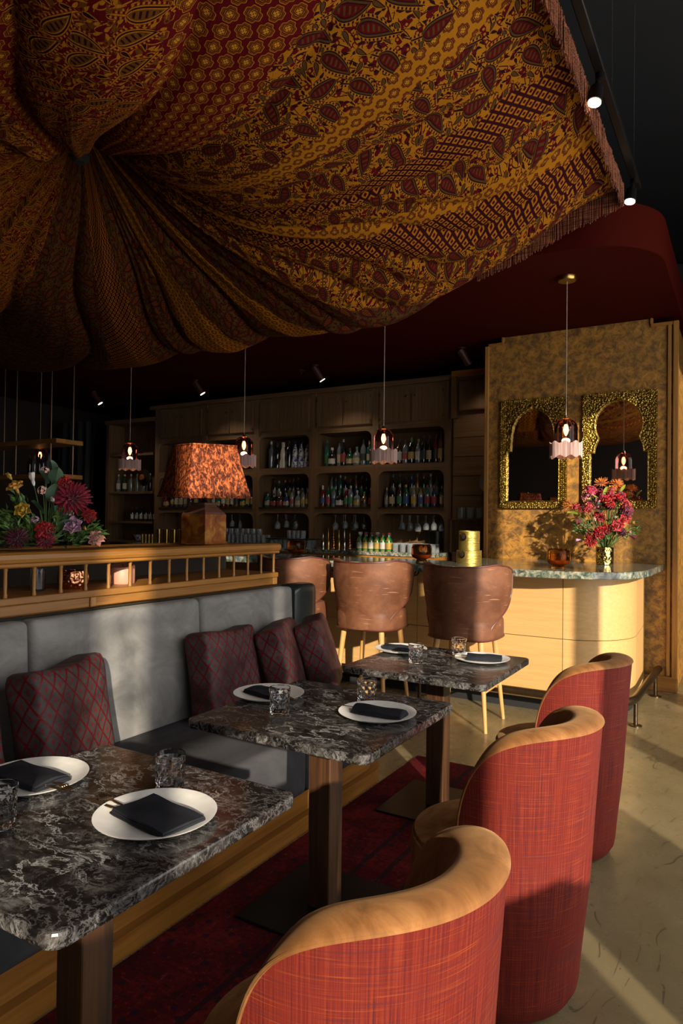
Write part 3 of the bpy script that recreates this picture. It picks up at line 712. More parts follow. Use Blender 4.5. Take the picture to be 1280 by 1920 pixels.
    bd = MB(); pr = sorted([p for p in rim if p[0] > -.70], key=lambda p: p[1])
    bd.tube([(p[0]+.002, p[1], p[2]) for p in pr[::3]], .007, 6)
    bd.build('fringe_braid', 'fringe_rust', root)
    # pole and tie that hold the gathered knot to the ceiling
    t = MB().tube([(K[0], K[1], 3.44), (K[0], K[1], 4.6)], .012)
    t.lathe([(.03, 3.40), (.055, 3.43), (.05, 3.47), (.02, 3.49)], 14, (K[0], K[1], 0)); t.build('tie_cord', 'curtain', root)
drape()

# ================================================================== track lights
def track():
    t = thing('track_light', 'black lighting track hung on wires with two lit spot heads', 'track light', (-.60, 3.0, 3.60))
    MB().rbox(-.022, .022, -2.2, 1.66, 0, .035, r=.004, seg=1).build('track', 'blackmetal', t, smooth=False)
    MB().rbox(-.012, .012, -2.2, 1.66, .05, .066, r=.003, seg=1).build('conduit', 'blackmetal', t, smooth=False)
    for y, a in ((.36, .25), (1.50, .1)):
        h = MB(); ax = Vector((-.10, -.20, -1)).normalized()
        h.lathe([(.022, .0), (.022, .03), (.012, .032)], 12, (0, y, -.03))
        p0 = Vector((-.01, y, -.035)); q = p0+ax*.12
        h.tube([p0, p0+ax*.03, p0+ax*.032, p0+ax*.11], [.012, .014, .030, .036], 16)
        o = h.build('spot_head', 'blackmetal', t)
        MB().tube([p0+ax*.105, p0+ax*.114], [.030, .030], 16).build('lens', 'lens', o)
    for y in (-.6, .62, 1.4): MB().tube([(.01, y, .06), (.01, y, 1.0)], .0022, 4).build('hanging_wire', 'silver', t)
    for x, y in ((-.28, 5.9), (-.12, 5.6), (-.05, 7.2)):
        tag(MB().tube([(x, y, 3.5), (x, y, 4.6)], .004, 5).build('hanger_wire', 'silver'), 'thin steel hanger wire dropping from the black ceiling', 'wire', 'steel hanger wires above the soffit')
    for y in (3.36, 4.50):
        l = bpy.data.lights.new('spot_beam', 'SPOT'); l.energy = 5; l.color = (1, .78, .5); l.spot_size = 1.0; l.spot_blend = .6; l.shadow_soft_size = .03
        o = bpy.data.objects.new('spot_beam', l); COL.objects.link(o); o.location = (-.63, y-.04, 3.42); o.rotation_euler = Vector((-.10, -.20, -1)).to_track_quat('-Z', 'Y').to_euler()
track()

# ================================================================== small soffit spots
def soffit_spots():
    labs = ['dark red ceiling spot, lit, beside the doorway curtain', 'dark red ceiling spot, lit, above the shelf behind the velvet lamp', 'dark red ceiling spot, lit, over the cupboard doors of the back bar', 'dark red ceiling spot, unlit lens but added beam, by the bronze wallpapered pillar']
    for i, (x, y, on) in enumerate(((-8.25, 6.75, 1), (-6.35, 6.85, 1), (-4.45, 6.85, 1), (-2.62, 6.90, 0))):
        o = thing('ceiling_spot', labs[i], 'spotlight', (x, y, 3.34), group='small red spots under the soffit')
        MB().lathe([(.045, 0), (.045, -.012), (.012, -.016), (.010, -.05)], 14).build('mount', 'redbrown', o)
        ax = Vector((.42, .35, -.80)).normalized(); p = Vector((0, 0, -.045))-ax*.03
        h = MB().tube([p, p+ax*.002, p+ax*.19], [.02, .042, .042], 16).build('can', 'redbrown', o)
        if on: MB().tube([p+ax*.186, p+ax*.193], .036, 16).build('lens', 'lensdim', h)
        if True:  # the unlit spot also gets an added beam to brighten the recess
            l = bpy.data.lights.new('spot_beam', 'SPOT'); l.energy = 26 if on else 11; l.color = (1, .80, .55); l.spot_size = 1.9; l.spot_blend = .8; l.shadow_soft_size = .04
            q = bpy.data.objects.new('spot_beam', l); COL.objects.link(q); q.parent = o; q.location = p+ax*.2; q.rotation_euler = Vector((.12, .10, -.90)).to_track_quat('-Z', 'Y').to_euler()
    d = MB().lathe([(.05, 0), (.05, -.01), (.02, -.03), (.005, -.055)], 14, (-4.75, 7.0, 3.34)).build('sprinkler_head', 'redbrown')
    tag(d, 'small red ceiling rosette beside a spot over the back bar', 'sprinkler')
soffit_spots()

# ================================================================== pendants
def pendants():
    where = ['in front of the two brass mirrors', 'over the bar beside the bottle shelves', 'behind the orange velvet lamp shade', 'between the velvet lamp and the doorway curtain', 'before the hanging rod shelf']
    for i, x in enumerate((-1.17, -2.712, -4.252, -5.85, -7.41)):
        zb = 1.955+.013*i
        o = thing('pendant_lamp', 'plum glass pendant with scalloped pink fringe, '+where[i], 'pendant lamp', (x, 5.28, zb), group='glass pendants over the bar')
        # local z=0 at fringe bottom
        MB().lathe([(.07, 1.385-.013*i), (.07, 1.36-.013*i), (.064, 1.352-.013*i), (.01, 1.350-.013*i)], 22).build('canopy', 'brass', o)
        MB().tube([(0, 0, 1.355-.013*i), (0, 0, .335)], .0038, 6).build('cord', 'cord', o)
        MB().lathe([(.012, .335), (.016, .325), (.016, .315), (.02, .31)], 12).build('ferrule', 'bronze', o)
        prof = [(.086, .10), (.086, .235), (.080, .265), (.066, .290), (.045, .306), (.015, .313)]
        d = MB().lathe(prof, 28, cap0=False, cap1=False)
        d.lathe([(r-.004, z-.003) for r, z in prof], 28, cap0=False, cap1=False)
        d.build('glass_dome', 'plum', o)
        MB().tube([(0, 0, .31), (0, 0, .255)], .014, 10).build('lamp_holder', 'bronze', o)
        MB().lathe([(.006, .255), (.011, .238), (.013, .215), (.008, .19), (.002, .175)], 12).build('bulb', 'filament', o)
        # collar with a scalloped upper and lower edge: strands all round
        f = MB(); N = 132
        for k in range(N):
            a = 2*pi*k/N; wv = cos(a*9)
            r = .116*(1+.010*cos(a*9)); z1 = .126+.009*wv; z0 = .012-.009*wv+.009
            da = pi/N*1.1
            f.add([(r*cos(a-da), r*sin(a-da), z0), (r*cos(a+da), r*sin(a+da), z0), (r*cos(a+da), r*sin(a+da), z1), (r*cos(a-da), r*sin(a-da), z1),
                   ((r+.004)*cos(a), (r+.004)*sin(a), z0-.003), ((r+.004)*cos(a), (r+.004)*sin(a), z1)], [(0, 4, 5, 3), (4, 1, 2, 5)])
        f.build('fringe', 'fringe_pink', o, kind='stuff')
        c = MB(); c.grid(lambda u, v: ((.084+.032*v+.0025*v*cos(u*18*pi))*cos(u*2*pi), (.084+.032*v+.0025*v*cos(u*18*pi))*sin(u*2*pi), .120+.012*v*cos(u*18*pi)), 80, 2, True)
        c.build('collar', 'fringe_pink', o)
        l = bpy.data.lights.new('bulb_light', 'POINT'); l.energy = .7; l.color = (1, .55, .2); l.shadow_soft_size = .02
        q = bpy.data.objects.new('bulb_light', l); COL.objects.link(q); q.parent = o; q.location = (0, 0, .14)
pendants()

# ================================================================== bar
def bar():
    cpoly = [(-8.6, 5.10), (-1.40, 5.10), (-1.15, 5.125), (-.96, 5.18), (-.82, 5.27), (-.72, 5.40), (-.66, 5.58), (-.64, 5.8), (-.62, 6.66), (-2.24, 6.66), (-2.24, 5.85), (-8.6, 5.85)]
    t = MB().prism(cpoly, 1.07, 1.125).build('bar_countertop', 'granite', smooth=False)
    bv = t.modifiers.new('bevel', 'BEVEL'); bv.width = .006; bv.segments = 2
    tag(t, 'polished blue-green granite bar top with rounded end', 'countertop')
    b = thing('bar_counter', 'pale ash veneered bar front curving round to the bronze wall', 'bar', (0, 0, 0))
    # path of the face: straight then a quarter curve
    path = [(-8.5, 5.40), (-7.31, 5.40), (-6.09, 5.40), (-4.87, 5.40), (-3.65, 5.40), (-2.43, 5.40), (-1.21, 5.40)]
    curve = [(-1.21+.46*sin(t), 5.90-.5*cos(t)) for t in [i*pi/2/12 for i in range(13)]]
    def panel(pts, z0, z1):
        m = MB(); n = len(pts); g = .0025
        nor = []
        for i in range(n):
            a = Vector((*pts[max(i-1, 0)], 0)); c = Vector((*pts[min(i+1, n-1)], 0)); d = (c-a).normalized(); nor.append(Vector((-d.y, d.x, 0)))
        outer = [Vector((*p, 0)) for p in pts]; d0 = (outer[1]-outer[0]).normalized(); d1 = (outer[-1]-outer[-2]).normalized()
        outer[0] = outer[0]+d0*g; outer[-1] = outer[-1]-d1*g
        inner = [o+nn*.02 for o, nn in zip(outer, nor)]
        vs = []
        for L in (outer, inner):
            for z in (z0+g, z1-g): vs += [(p.x, p.y, z) for p in L]
        A, B, C, D = 0, n, 2*n, 3*n
        fs = []
        for i in range(n-1):
            fs += [(A+i, A+i+1, B+i+1, B+i), (C+i+1, C+i, D+i, D+i+1), (B+i, B+i+1, D+i+1, D+i), (A+i+1, A+i, C+i, C+i+1)]
        fs += [(A, B, D, C), (A+n-1, C+n-1, D+n-1, B+n-1)]
        m.add(vs, fs); m.build('panel', 'ash_pale', b)
    for z0, z1 in ((.10, .585), (.585, 1.07)):
        for p, q in zip(path, path[1:]): panel([p, q], z0, z1)
        panel(curve, z0, z1)
        panel([curve[-1], (-.78, 6.66)], z0, z1)
    core = [(-8.5, 5.425), (-1.2, 5.425)]+[(-1.21+.43*sin(t), 5.90-.47*cos(t)) for t in [i*pi/2/8 for i in range(1, 9)]]+[(-.81, 6.65), (-2.2, 6.65), (-2.2, 5.8), (-8.5, 5.8)]
    MB().prism(core, .10, 1.07).build('carcass', 'cab', b, smooth=False)
    MB().prism([(x, y+.03) if y < 6.5 else (x, y) for x, y in core], 0, .10).build('toe_kick', 'blackwall', b, smooth=False)
    r = thing('foot_rail', 'dark bronze foot rail on short posts along the bar', 'foot rail', (0, 0, 0))
    pts = [(-8.4, 5.17, .20), (-.95, 5.17, .20)]+[(-.95+.26*sin(t), 5.43-.26*cos(t), .20) for t in [i*pi/2/8 for i in range(1, 9)]]+[(-.66, 6.66, .20)]
    MB().tube(pts, .030, 12).build('tube', 'bronze', r)
    for x, y in ((-.69, 5.42), (-.665, 6.45), (-2.3, 5.17), (-3.8, 5.17), (-5.3, 5.17), (-6.8, 5.17)):
        MB().lathe([(.045, 0), (.045, .008), (.015, .012), (.014, .19)], 12, (x, y, 0)).build('post', 'bronze', r)
    # purse hooks under the top
    for x in (-2.40, -1.62, -3.2, -4.0):
        h = MB().tube([(x, 5.30, 1.07), (x, 5.28, 1.04), (x, 5.25, 1.015), (x, 5.22, 1.02), (x, 5.21, 1.045)], .006, 6)
        h.tube([(x-.035, 5.29, 1.06), (x-.03, 5.26, 1.03), (x, 5.245, 1.015), (x+.03, 5.26, 1.03), (x+.035, 5.29, 1.06)], .006, 6)
        tag(h.build('purse_hook', 'blackmetal'), 'black metal purse hook under the granite bar top', 'hook', 'hooks under the bar top')
bar()

# ================================================================== candle holders, cans, vase on the bar
def bar_things():
    labs = ['amber glass candle bowl beside the gold flower vase', 'amber glass candle bowl beside the stacked gold tins', 'amber glass candle bowl at the end of the oak divider']
    for i, (x, y) in enumerate(((-1.25, 5.42), (-2.44, 5.50), (-3.80, 5.55))):
        o = thing('candle_bowl', labs[i], 'candle holder', (x, y, 1.1255), group='amber candle bowls on the bar')
        pr = [(.052, .0), (.050, .010), (.040, .022), (.062, .030), (.080, .042), (.088, .062), (.088, .122), (.082, .144), (.070, .153)]
        m = MB().lathe(pr, 28, cap1=False)
        m.lathe([(.004, .036), (.055, .037), (.074, .048), (.083, .065), (.083, .120), (.077, .141), (.070, .153)], 28, cap0=True, cap1=False)
        m.build('bowl', 'amber', o)
        MB().lathe([(.055, .040), (.073, .051), (.080, .066), (.01, .067)], 24).build('wax', 'amberwax', o)
    for k, (z, r, h) in enumerate(((1.1255, .108, .105), (1.232, .090, .165))):
        o = thing('gold_tin', ['wide ribbed gold tin at the bottom of the stack on the bar', 'narrow ribbed gold tin standing on a wider one on the bar'][k], 'canister', (-2.07, 5.68, z), group='gold tins by the pillar')
        MB().lathe([(r, 0), (r, h), (r*.95, h+.004), (r*.93, h-.006), (.001, h-.008)], 32).build('drum', 'goldrib', o)
        a = -1.25-.55
        m = MB(); m.grid(lambda u, v: ((r+.002+.004*v)*cos(a+(.36 if k else .30)*(.55+.45*v)*cos(u*2*pi)*.9), (r+.002+.004*v)*sin(a+(.36 if k else .30)*(.55+.45*v)*cos(u*2*pi)*.9), h*.72+.035*(.55+.45*v)*sin(u*2*pi)), 24, 2, True)
        m.build('handle_rim', 'brass', o)
        m = MB(); m.grid(lambda u, v: ((r+.002)*cos(a+.36*.55*v*cos(u*2*pi)*.9), (r+.002)*sin(a+.36*.55*v*cos(u*2*pi)*.9), h*.72+.035*.55*v*sin(u*2*pi)), 24, 1, True)
        m.build('handle_hole', 'blackwall', o)  # black disc stands for the shade inside the handle opening
bar_things()

# ================================================================== mirrors
def mirrors():
    def contour(kind):
        L, Rr, Bt = .10, .885, .0625
        if kind == 0:
            half = [(.157, .53), (.160, .60), (.172, .68), (.20, .765), (.245, .82), (.30, .858), (.36, .882), (.425, .902), (.465, .918), (.4925, .940)]
            left = [(L, Bt), (L, .53)]+half
            right = [(.985-x, y) for x, y in reversed(half[:-1])]+[(Rr, .53), (Rr, Bt)]
            return left+right
        cx, cy, rx, ry = .4925, .723, .325, .207
        left = [(L, Bt), (L, .484), (.155, .484), (.165, .53), (.185, .565), (.205, .588)]
        a0, a1 = radians(180+39), radians(-39)
        arc = [(cx+rx*cos(a0+(a1-a0)*i/36), cy+ry*sin(a0+(a1-a0)*i/36)) for i in range(1, 36)]
        return left+arc+[(.985-x, y) for x, y in reversed(left[2:])]+[(Rr, .484), (Rr, Bt)]
    labs = ['brass embossed mirror with a pointed ogee arch opening on the bronze wall', 'brass embossed mirror with a round horseshoe arch opening on the bronze wall']
    for k, (x0, x1, z0, z1) in enumerate(((-2.115, -1.468, 1.622, 2.690), (-1.325, -.685, 1.622, 2.690))):
        w, h = x1-x0, z1-z0
        o = thing('wall_mirror', labs[k], 'mirror', (x0, 6.70, z0), group='brass mirrors on the bronze wall')
        c = [(x*w, y*h) for x, y in contour(k)]
        # resample contour
        pts = []
        for (ax, az), (bx, bz) in zip(c, c[1:]+c[:1]):
            n = max(1, int(hypot(bx-ax, bz-az)/.018))
            pts += [(ax+(bx-ax)*i/n, az+(bz-az)*i/n) for i in range(n)]
        cx, cz = w*.4925, h*.5
        def out(px, pz):
            dx, dz = px-cx, pz-cz; s = 1e9
            if dx > 1e-9: s = min(s, (w-cx)/dx)
            if dx < -1e-9: s = min(s, -cx/dx)
            if dz > 1e-9: s = min(s, (h-cz)/dz)
            if dz < -1e-9: s = min(s, -cz/dz)
            return cx+dx*s, cz+dz*s
        op = [out(*p) for p in pts]
        # snap nearest samples to the four outer corners
        for qx, qz in ((0, 0), (w, 0), (w, h), (0, h)):
            i = min(range(len(op)), key=lambda i: hypot(op[i][0]-qx, op[i][1]-qz)); op[i] = (qx, qz)
        n = len(pts); m = MB()
        vs = [(x, -.040, z) for x, z in op]+[(x, -.034, z) for x, z in pts]+[(x, -.002, z) for x, z in op]+[(x, -.002, z) for x, z in pts]
        fs = []
        for i in range(n):
            j = (i+1) % n
            fs += [(i, j, n+j, n+i), (2*n+i, 3*n+i, 3*n+j, 2*n+j), (i, 2*n+i, 2*n+j, j), (n+i, n+j, 3*n+j, 3*n+i)]
        m.add(vs, fs); fr = m.build('frame', 'gold', o, smooth=False)
        MB().box(.02*w, w*.98, -.010, -.003, .02*h, h*.98).build('mirror_glass', 'mirror', o, smooth=False)
        # raised rim following the arch, and punched bead rows
        MB().tube([(x, -.037, z) for x, z in pts]+[(pts[0][0], -.037, pts[0][1])], .006, 6).build('arch_moulding', 'gold', fr)
        bd = MB()
        for ins in (.012, .030, .048):
            P = [(ins, ins), (w-ins, ins), (w-ins, h-ins), (ins, h-ins)]
            for (ax, az), (bx, bz) in zip(P, P[1:]+P[:1]):
                q = int(hypot(bx-ax, bz-az)/.018)
                for i in range(q):
                    bd.ball((ax+(bx-ax)*i/q, -.040, az+(bz-az)*i/q), .0062, 6, 4, (1, .8, 1))
        bd.build('beading', 'gold', fr, kind='stuff')
mirrors()

# ================================================================== unseen furniture added by the windows to shade chairs and table leg
def sun_block_furniture():
    for i, (y0, y1, h, lab) in enumerate(((-1.72, -1.22, 1.50, 'unseen tall dark oak cabinet added to block sun by the half-shaded window'), (-.27, .45, 1.10, 'unseen dark oak sideboard added to block sun, nearer the camera'), (1.00, 1.72, 1.15, 'unseen dark oak sideboard added to block sun, nearer the bar'))):
        o = thing('sun_block_cabinet', lab, 'sideboard', (1.25, (y0+y1)/2, 0), group='added sun blockers along the windows'); w = (y1-y0)/2
        MB().rbox(-.20, .20, -w, w, .08, h-.03, r=.005).build('body', 'cab', o, smooth=False)
        MB().rbox(-.22, .22, -w-.02, w+.02, h-.03, h, r=.006).build('top', 'walnut', o, smooth=False)
        for a in (-1, 1):
            d = MB().rbox(-.215, -.2005, a*w/2-w/2+.015, a*w/2+w/2-.015, .12, h-.08, r=.003, seg=1).build('door', 'cab', o, smooth=False)
            MB().lathe([(.004, 0), (.014, .006), (.012, .016)], 10).build('knob', 'brass', d, loc=(-.215, -a*.03+0, h*.6), rot=(0, -pi/2, 0))
        for sx in (-.16, .16):
            for sy in (-w+.05, w-.05): MB().rbox(sx-.02, sx+.02, sy-.02, sy+.02, 0, .08, r=.003, seg=1).build('leg', 'cab', o, smooth=False)
sun_block_furniture()

def window_plant():  # out-of-view plant added to throw its shadow into the bench sun patch
    o = thing('shadow_plant', 'unseen potted plant added on the tall cabinet for its shadow', 'plant', (1.22, -1.64, 1.5005))
    MB().lathe([(.045, 0), (.06, .10), (.055, .10), (.045, .01), (.002, .01)], 18).build('pot', 'ceramic_w', o)
    MB().tube([(0, 0, .05), (.01, .01, .5), (0, .02, 1.0)], .009, 6).build('stem', 'stem', o)
    rr = random.Random(4); f = MB()
    for i in range(90):
        z = .72+.42*rr.random(); r = .13*sin(pi*(z-.70)/.46); a = rr.uniform(0, 6.28); p = Vector((r*cos(a)*rr.random()**.5, r*sin(a)*rr.random()**.5+.01, z)); d = Vector((cos(a), sin(a), rr.uniform(-.4, .6))).normalized()
        mt = Matrix.Translation(p) @ d.to_track_quat('Y', 'Z').to_matrix().to_4x4()
        f.add([mt @ Vector(q) for q in ((0, 0, 0), (-.014, .03, .004), (0, .07, -.01), (.014, .03, .004))], [(0, 1, 2, 3)])
    f.build('foliage', 'leaf', o, kind='stuff')
window_plant()
# ================================================================== back bar
def back_bar():
    YF = 7.42
    X = [-2.965, -3.925, -4.845, -5.76, -6.70, -7.64]
    o = thing('back_bar_cabinet', 'tall brown oak back bar with rounded bottle bays and cupboard doors', 'shelving', (0, 0, 0))
    yb = YF+.42
    MB().box(-7.72, -2.92, yb, yb+.03, 1.131, 3.16).build('back_panel', 'cab', o, smooth=False)
    MB().rbox(-7.78, -2.905, YF-.03, yb+.03, 3.12, 3.18, r=.006).build('cornice', 'cab_x', o, smooth=False)
    for x in X:
        MB().box(x-.042, x+.042, YF, yb, 1.131, 3.12).build('upright', 'cab', o, smooth=False)
        # (the uprights of the inner bays stop at the scalloped apron)
    def opening_frame(x0, x1, z0, z1, r, bottom=True):
        # flat board with a rounded-corner hole
        cx, cz = (x0+x1)/2, (z0+z1)/2; a, b = (x1-x0)/2, (z1-z0)/2
        ia, ib = a-.012, b-.012; pts = []
        def corner(sx, sz, s0):
            return [(cx+sx*(ia-r)+r*cos(t), cz+sz*(ib-r)+r*sin(t)) for t in [s0+i*pi/2/6 for i in range(7)]]
        pts = corner(1, 1, 0)+corner(-1, 1, pi/2)+(corner(-1, -1, pi)+corner(1, -1, 3*pi/2) if bottom else [(cx-ia, z0), (cx+ia, z0)])
        m = MB(); n = len(pts)
        def out(px, pz):
            dx, dz = px-cx, pz-cz; s = min(a/abs(dx) if dx else 9e9, b/abs(dz) if dz else 9e9); return cx+dx*s, cz+dz*s
        op = [out(*p) for p in pts]
        for qx, qz in ((x0, z0), (x1, z0), (x1, z1), (x0, z1)):
            i = min(range(n), key=lambda i: hypot(op[i][0]-qx, op[i][1]-qz)); op[i] = (qx, qz)
        m.add([(x, YF, z) for x, z in op]+[(x, YF, z) for x, z in pts]+[(x, YF+.02, z) for x, z in op]+[(x, YF+.02, z) for x, z in pts],
              [q for i in range(n) for j in [(i+1) % n] for q in ((i, j, n+j, n+i), (n+i, n+j, 3*n+j, 3*n+i), (2*n+i, 3*n+i, 3*n+j, 2*n+j))])
        m.build('bay_frame', 'cab', o, smooth=False)
    for i in range(5):
        x1, x0 = X[i]-.042, X[i+1]+.042
        for z0, z1 in ((2.09, 2.175), (1.585, 1.648)):
            MB().box(x0, x1, YF+.001, yb, z0, z1).build('shelf', 'cab_x', o, smooth=False)
        MB().box(x0, x1, YF+.02, yb, 2.60, 2.67).build('shelf', 'cab_x', o, smooth=False)
        MB().box(x0, x1, YF+.02, yb, 3.08, 3.12).build('shelf', 'cab_x', o, smooth=False)
        opening_frame(x0, x1, 2.165, 2.61, .085, bottom=False)
        opening_frame(x0, x1, 1.64, 2.10, .085, bottom=False)
        # rib behind the lower lip
        MB().box(x0+.01, x1-.01, YF-.012, YF+.004, 1.630, 1.650).build('shelf_lip', 'brass', o, smooth=False)
        # scalloped apron under the lower shelf
        m = MB(); prof = []
        for k in range(25):
            u = k/24; x = x0+(x1-x0)*u; e = min(u, 1-u)*(x1-x0)
            prof.append((x, 1.585-.012 if e > .12 else 1.573-.085*(1-sqrt(max(0, 1-((.12-e)/.12)**2)))))
        m.add([(x, YF, 1.59) for x, z in prof]+[(x, YF, z) for x, z in prof]+[(x, YF+.02, 1.59) for x, z in prof]+[(x, YF+.02, z) for x, z in prof],
              [q for k in range(24) for q in ((k, k+1, 26+k, 25+k), (25+k, 26+k, 76+k, 75+k), (50+k, 75+k, 76+k, 51+k))])
        m.build('apron', 'cab_x', o, smooth=False)
        # doors: a pair with arched outer corners, or one plain board
        xm = (x0+x1)/2
        MB().box(x0, x1, YF+.004, YF+.02, 2.67, 3.08).build('door_backing', 'cab', o, smooth=False)
        pairs = ((x0+.015, xm-.008, -1), (xm+.008, x1-.015, 1)) if i != 2 else ((x0+.015, x1-.015, 0),)
        for a, b, sd in pairs:
            m = MB(); r = .10
            if sd == 0: P = [(a, 2.685), (b, 2.685), (b, 3.07), (a, 3.07)]
            else:
                ang = [k*pi/2/6 for k in range(7)]
                if sd < 0: P = [(a, 2.685), (b, 2.685)]+[(b-r+r*cos(t), 3.07-r+r*sin(t)) for t in ang]+[(a, 3.07)]
                else: P = [(a, 2.685), (b, 2.685), (b, 3.07)]+[(a+r-r*sin(t), 3.07-r+r*cos(t)) for t in ang]
                if i % 2: pass
            n = len(P)
            m.add([(x, YF-.012, z) for x, z in P]+[(x, YF+.004, z) for x, z in P], [tuple(range(n))]+[(k, n+k, n+(k+1) % n, (k+1) % n) for k in range(n)])
            d = m.build('door', 'cab', o, smooth=False)
            if sd:
                kx = b-.05 if sd < 0 else a+.05
                MB().lathe([(.004, 0), (.012, .004), (.014, .014), (.008, .02)], 10).build('knob', 'bronze', d, loc=(kx, YF-.012, 2.98), rot=(pi/2, 0, 0))
                hx = a+.01 if sd < 0 else b-.01
                for hz in (2.72, 3.02): MB().box(hx-.008, hx+.008, YF-.016, YF-.010, hz-.015, hz+.015).build('hinge', 'bronze', d, smooth=False)
    # glass tray riser inside the middle bays (tier for the rear bottles)
    for i in range(5):
        x1, x0 = X[i]-.05, X[i+1]+.05
        MB().box(x0, x1, YF+.20, yb-.005, 1.648, 1.76).build('tier', 'cab_x', o, smooth=False)
    # counter under the bays
    c = MB().rbox(-7.7, -2.92, 6.93, 7.83, 1.085, 1.13, r=.005).build('back_counter', 'granite', smooth=False)
    tag(c, 'blue granite back counter under the bottle shelves', 'countertop')
    cb = thing('back_counter_cupboard', 'low brown oak cupboard run under the blue granite back counter', 'cabinet', (0, 0, 0))
    MB().box(-7.68, -2.94, 6.97, 7.82, 0, 1.03).build('carcass', 'cab_x', cb, smooth=False)
    MB().box(-7.69, -2.93, 6.95, 7.82, 1.03, 1.0845).build('edge_strip', 'oak_x', cb, smooth=False)
    # recessed bay beside the pillar
    s = thing('recess_panelling', 'oak panelled recess with niches between back bar and bronze wall', 'wall panel', (-2.60, 7.32, 0))
    MB().box(-.30, .33, .06, .10, 0, 3.2).build('board', 'cab', s, smooth=False)
    for k, (z0, z1) in enumerate(((.9, 1.12), (1.52, 1.78), (1.785, 2.0), (2.005, 2.22), (2.225, 2.44), (2.445, 2.66))):
        MB().box(-.28, .33, .035, .06, z0, z1-.003).build('plank', 'cab_x', s, smooth=False)
    MB().box(-.30, .33, .0, .06, 3.14, 3.20).build('cornice', 'oak_x', s, smooth=False)
    MB().rbox(-.22, .33, .01, .06, 2.74, 3.08, r=.02).build('niche_panel', 'cab', s, smooth=False)
    MB().box(-.30, -.24, .0, .06, 2.66, 3.14).build('stile', 'cab', s, smooth=False)
    for z in (1.12, 1.50): MB().box(-.28, .33, -.04, .06, z, z+.018).build('niche_shelf', 'cab_x', s, smooth=False)
    MB().box(-.28, -.262, -.04, .06, 1.12, 1.52).build('niche_side', 'cab', s, smooth=False)
    pl = MB().lathe([(.01, 0), (.06, .006), (.13, .022), (.135, .026), (.06, .012), (.01, .006)], 28).build('glass_dish', 'barglass', loc=(-2.42, 7.33, 1.93), rot=(pi/2, 0, 0))
    tag(pl, 'clear cut glass dish hung on the oak recess by the pillar', 'dish')
    # left side unit and its bits
    u = thing('side_cabinet', 'narrow dark oak side unit left of the back bar', 'cabinet', (-8.25, 7.45, 0))
    MB().box(-.50, .50, .30, .34, 0, 3.0).build('back_panel', 'cab', u, smooth=False)
    MB().box(-.52, -.46, -.02, .34, 0, 3.0).build('upright', 'cab', u, smooth=False)
    MB().box(-.54, .54, -.04, .34, 2.96, 3.02).build('cornice', 'cab_x', u, smooth=False)
    for z in (1.10, 1.40, 1.86, 2.45): MB().box(-.46, .50, .0, .30, z, z+.035).build('shelf', 'cab_x', u, smooth=False)
    # ---------------- bottles
    rnd = random.Random(11)
    G = ['bot_green', 'bot_brown', 'bot_black', 'bot_clear', 'bot_amber', 'bot_blue', 'bot_teal', 'bot_red', 'bot_clear', 'bot_black']
    L = ['lab_white', 'lab_cream', 'lab_yellow', 'lab_red', 'lab_black', 'lab_blue', 'lab_gold', 'lab_green', 'lab_white', 'lab_cream']
    Cc = ['lab_black', 'lab_red', 'lab_gold', 'lab_black', 'lab_white', 'lab_green']
    bayname = ['pillar-side bay', 'second bay from pillar', 'middle bay', 'lamp-side bay', 'doorway-side bay']
    def row(i, z, y, n, kinds, where, grp, sc=(.95, 1.08), jitter=.012, lo=.06, hi=.06):
        x1, x0 = X[i]-.042-hi, X[i+1]+.042+lo
        ks = [rnd.choice(kinds) for _ in range(n)]; scs = [rnd.uniform(*sc) for _ in range(n)]
        while sum(2*PROF[k]['r']*c*1.05 for k, c in zip(ks, scs)) > x1-x0: ks.pop(); scs.pop()
        gapw = ((x1-x0)-sum(2*PROF[k]['r']*c*1.05 for k, c in zip(ks, scs)))/len(ks); x = x0+gapw/2
        for kd, c in zip(ks, scs):
            r = PROF[kd]['r']*c*1.05
            bottle(kd, rnd.choice(G), rnd.choice(L) if kd != 'curvy' else None, rnd.choice(Cc), (x+r, y+rnd.uniform(-.02, .02), z), where, grp, c, rnd.uniform(-.5, .5)); x += 2*r+gapw
    up = 'upper shelf, '; mid = 'lower shelf, '
    # upper: middle bay carries painted ceramics
    x1, x0 = X[2]-.10, X[3]+.12
    spec = [('tall', 'bot_clear', None, 'ceramic_w'), ('curvy', 'bot_black', None, 'lab_black'), ('curvy', 'ceramic_w', None, 'ceramic_w'), ('tall', 'bot_black', None, 'lab_black'), ('curvy', 'ceramic', None, 'bot_blue'), ('curvy', 'ceramic', None, 'bot_blue'), ('curvy', 'ceramic', None, 'bot_blue')]
    for k, (kd, g, l, cc) in enumerate(spec):
        bottle(kd, g, l, cc, (x0+(x1-x0)*(k+.3)/7, YF+.14, 2.176), up+bayname[2], 'bottles on the upper shelf', 1.07 if kd == 'curvy' else 1.1)
    row(1, 2.176, YF+.13, 9, ['std', 'wine', 'decanter', 'tall', 'squat'], up+bayname[1], 'bottles on the upper shelf')
    row(0, 2.176, YF+.13, 9, ['std', 'wine', 'squat', 'tall', 'std'], up+bayname[0], 'bottles on the upper shelf', lo=.18)
    row(3, 2.176, YF+.13, 7, ['std', 'tall', 'wine'], up+bayname[3], 'bottles on the upper shelf')
    row(4, 2.176, YF+.13, 6, ['std', 'tall', 'squat'], up+bayname[4], 'bottles on the upper shelf')
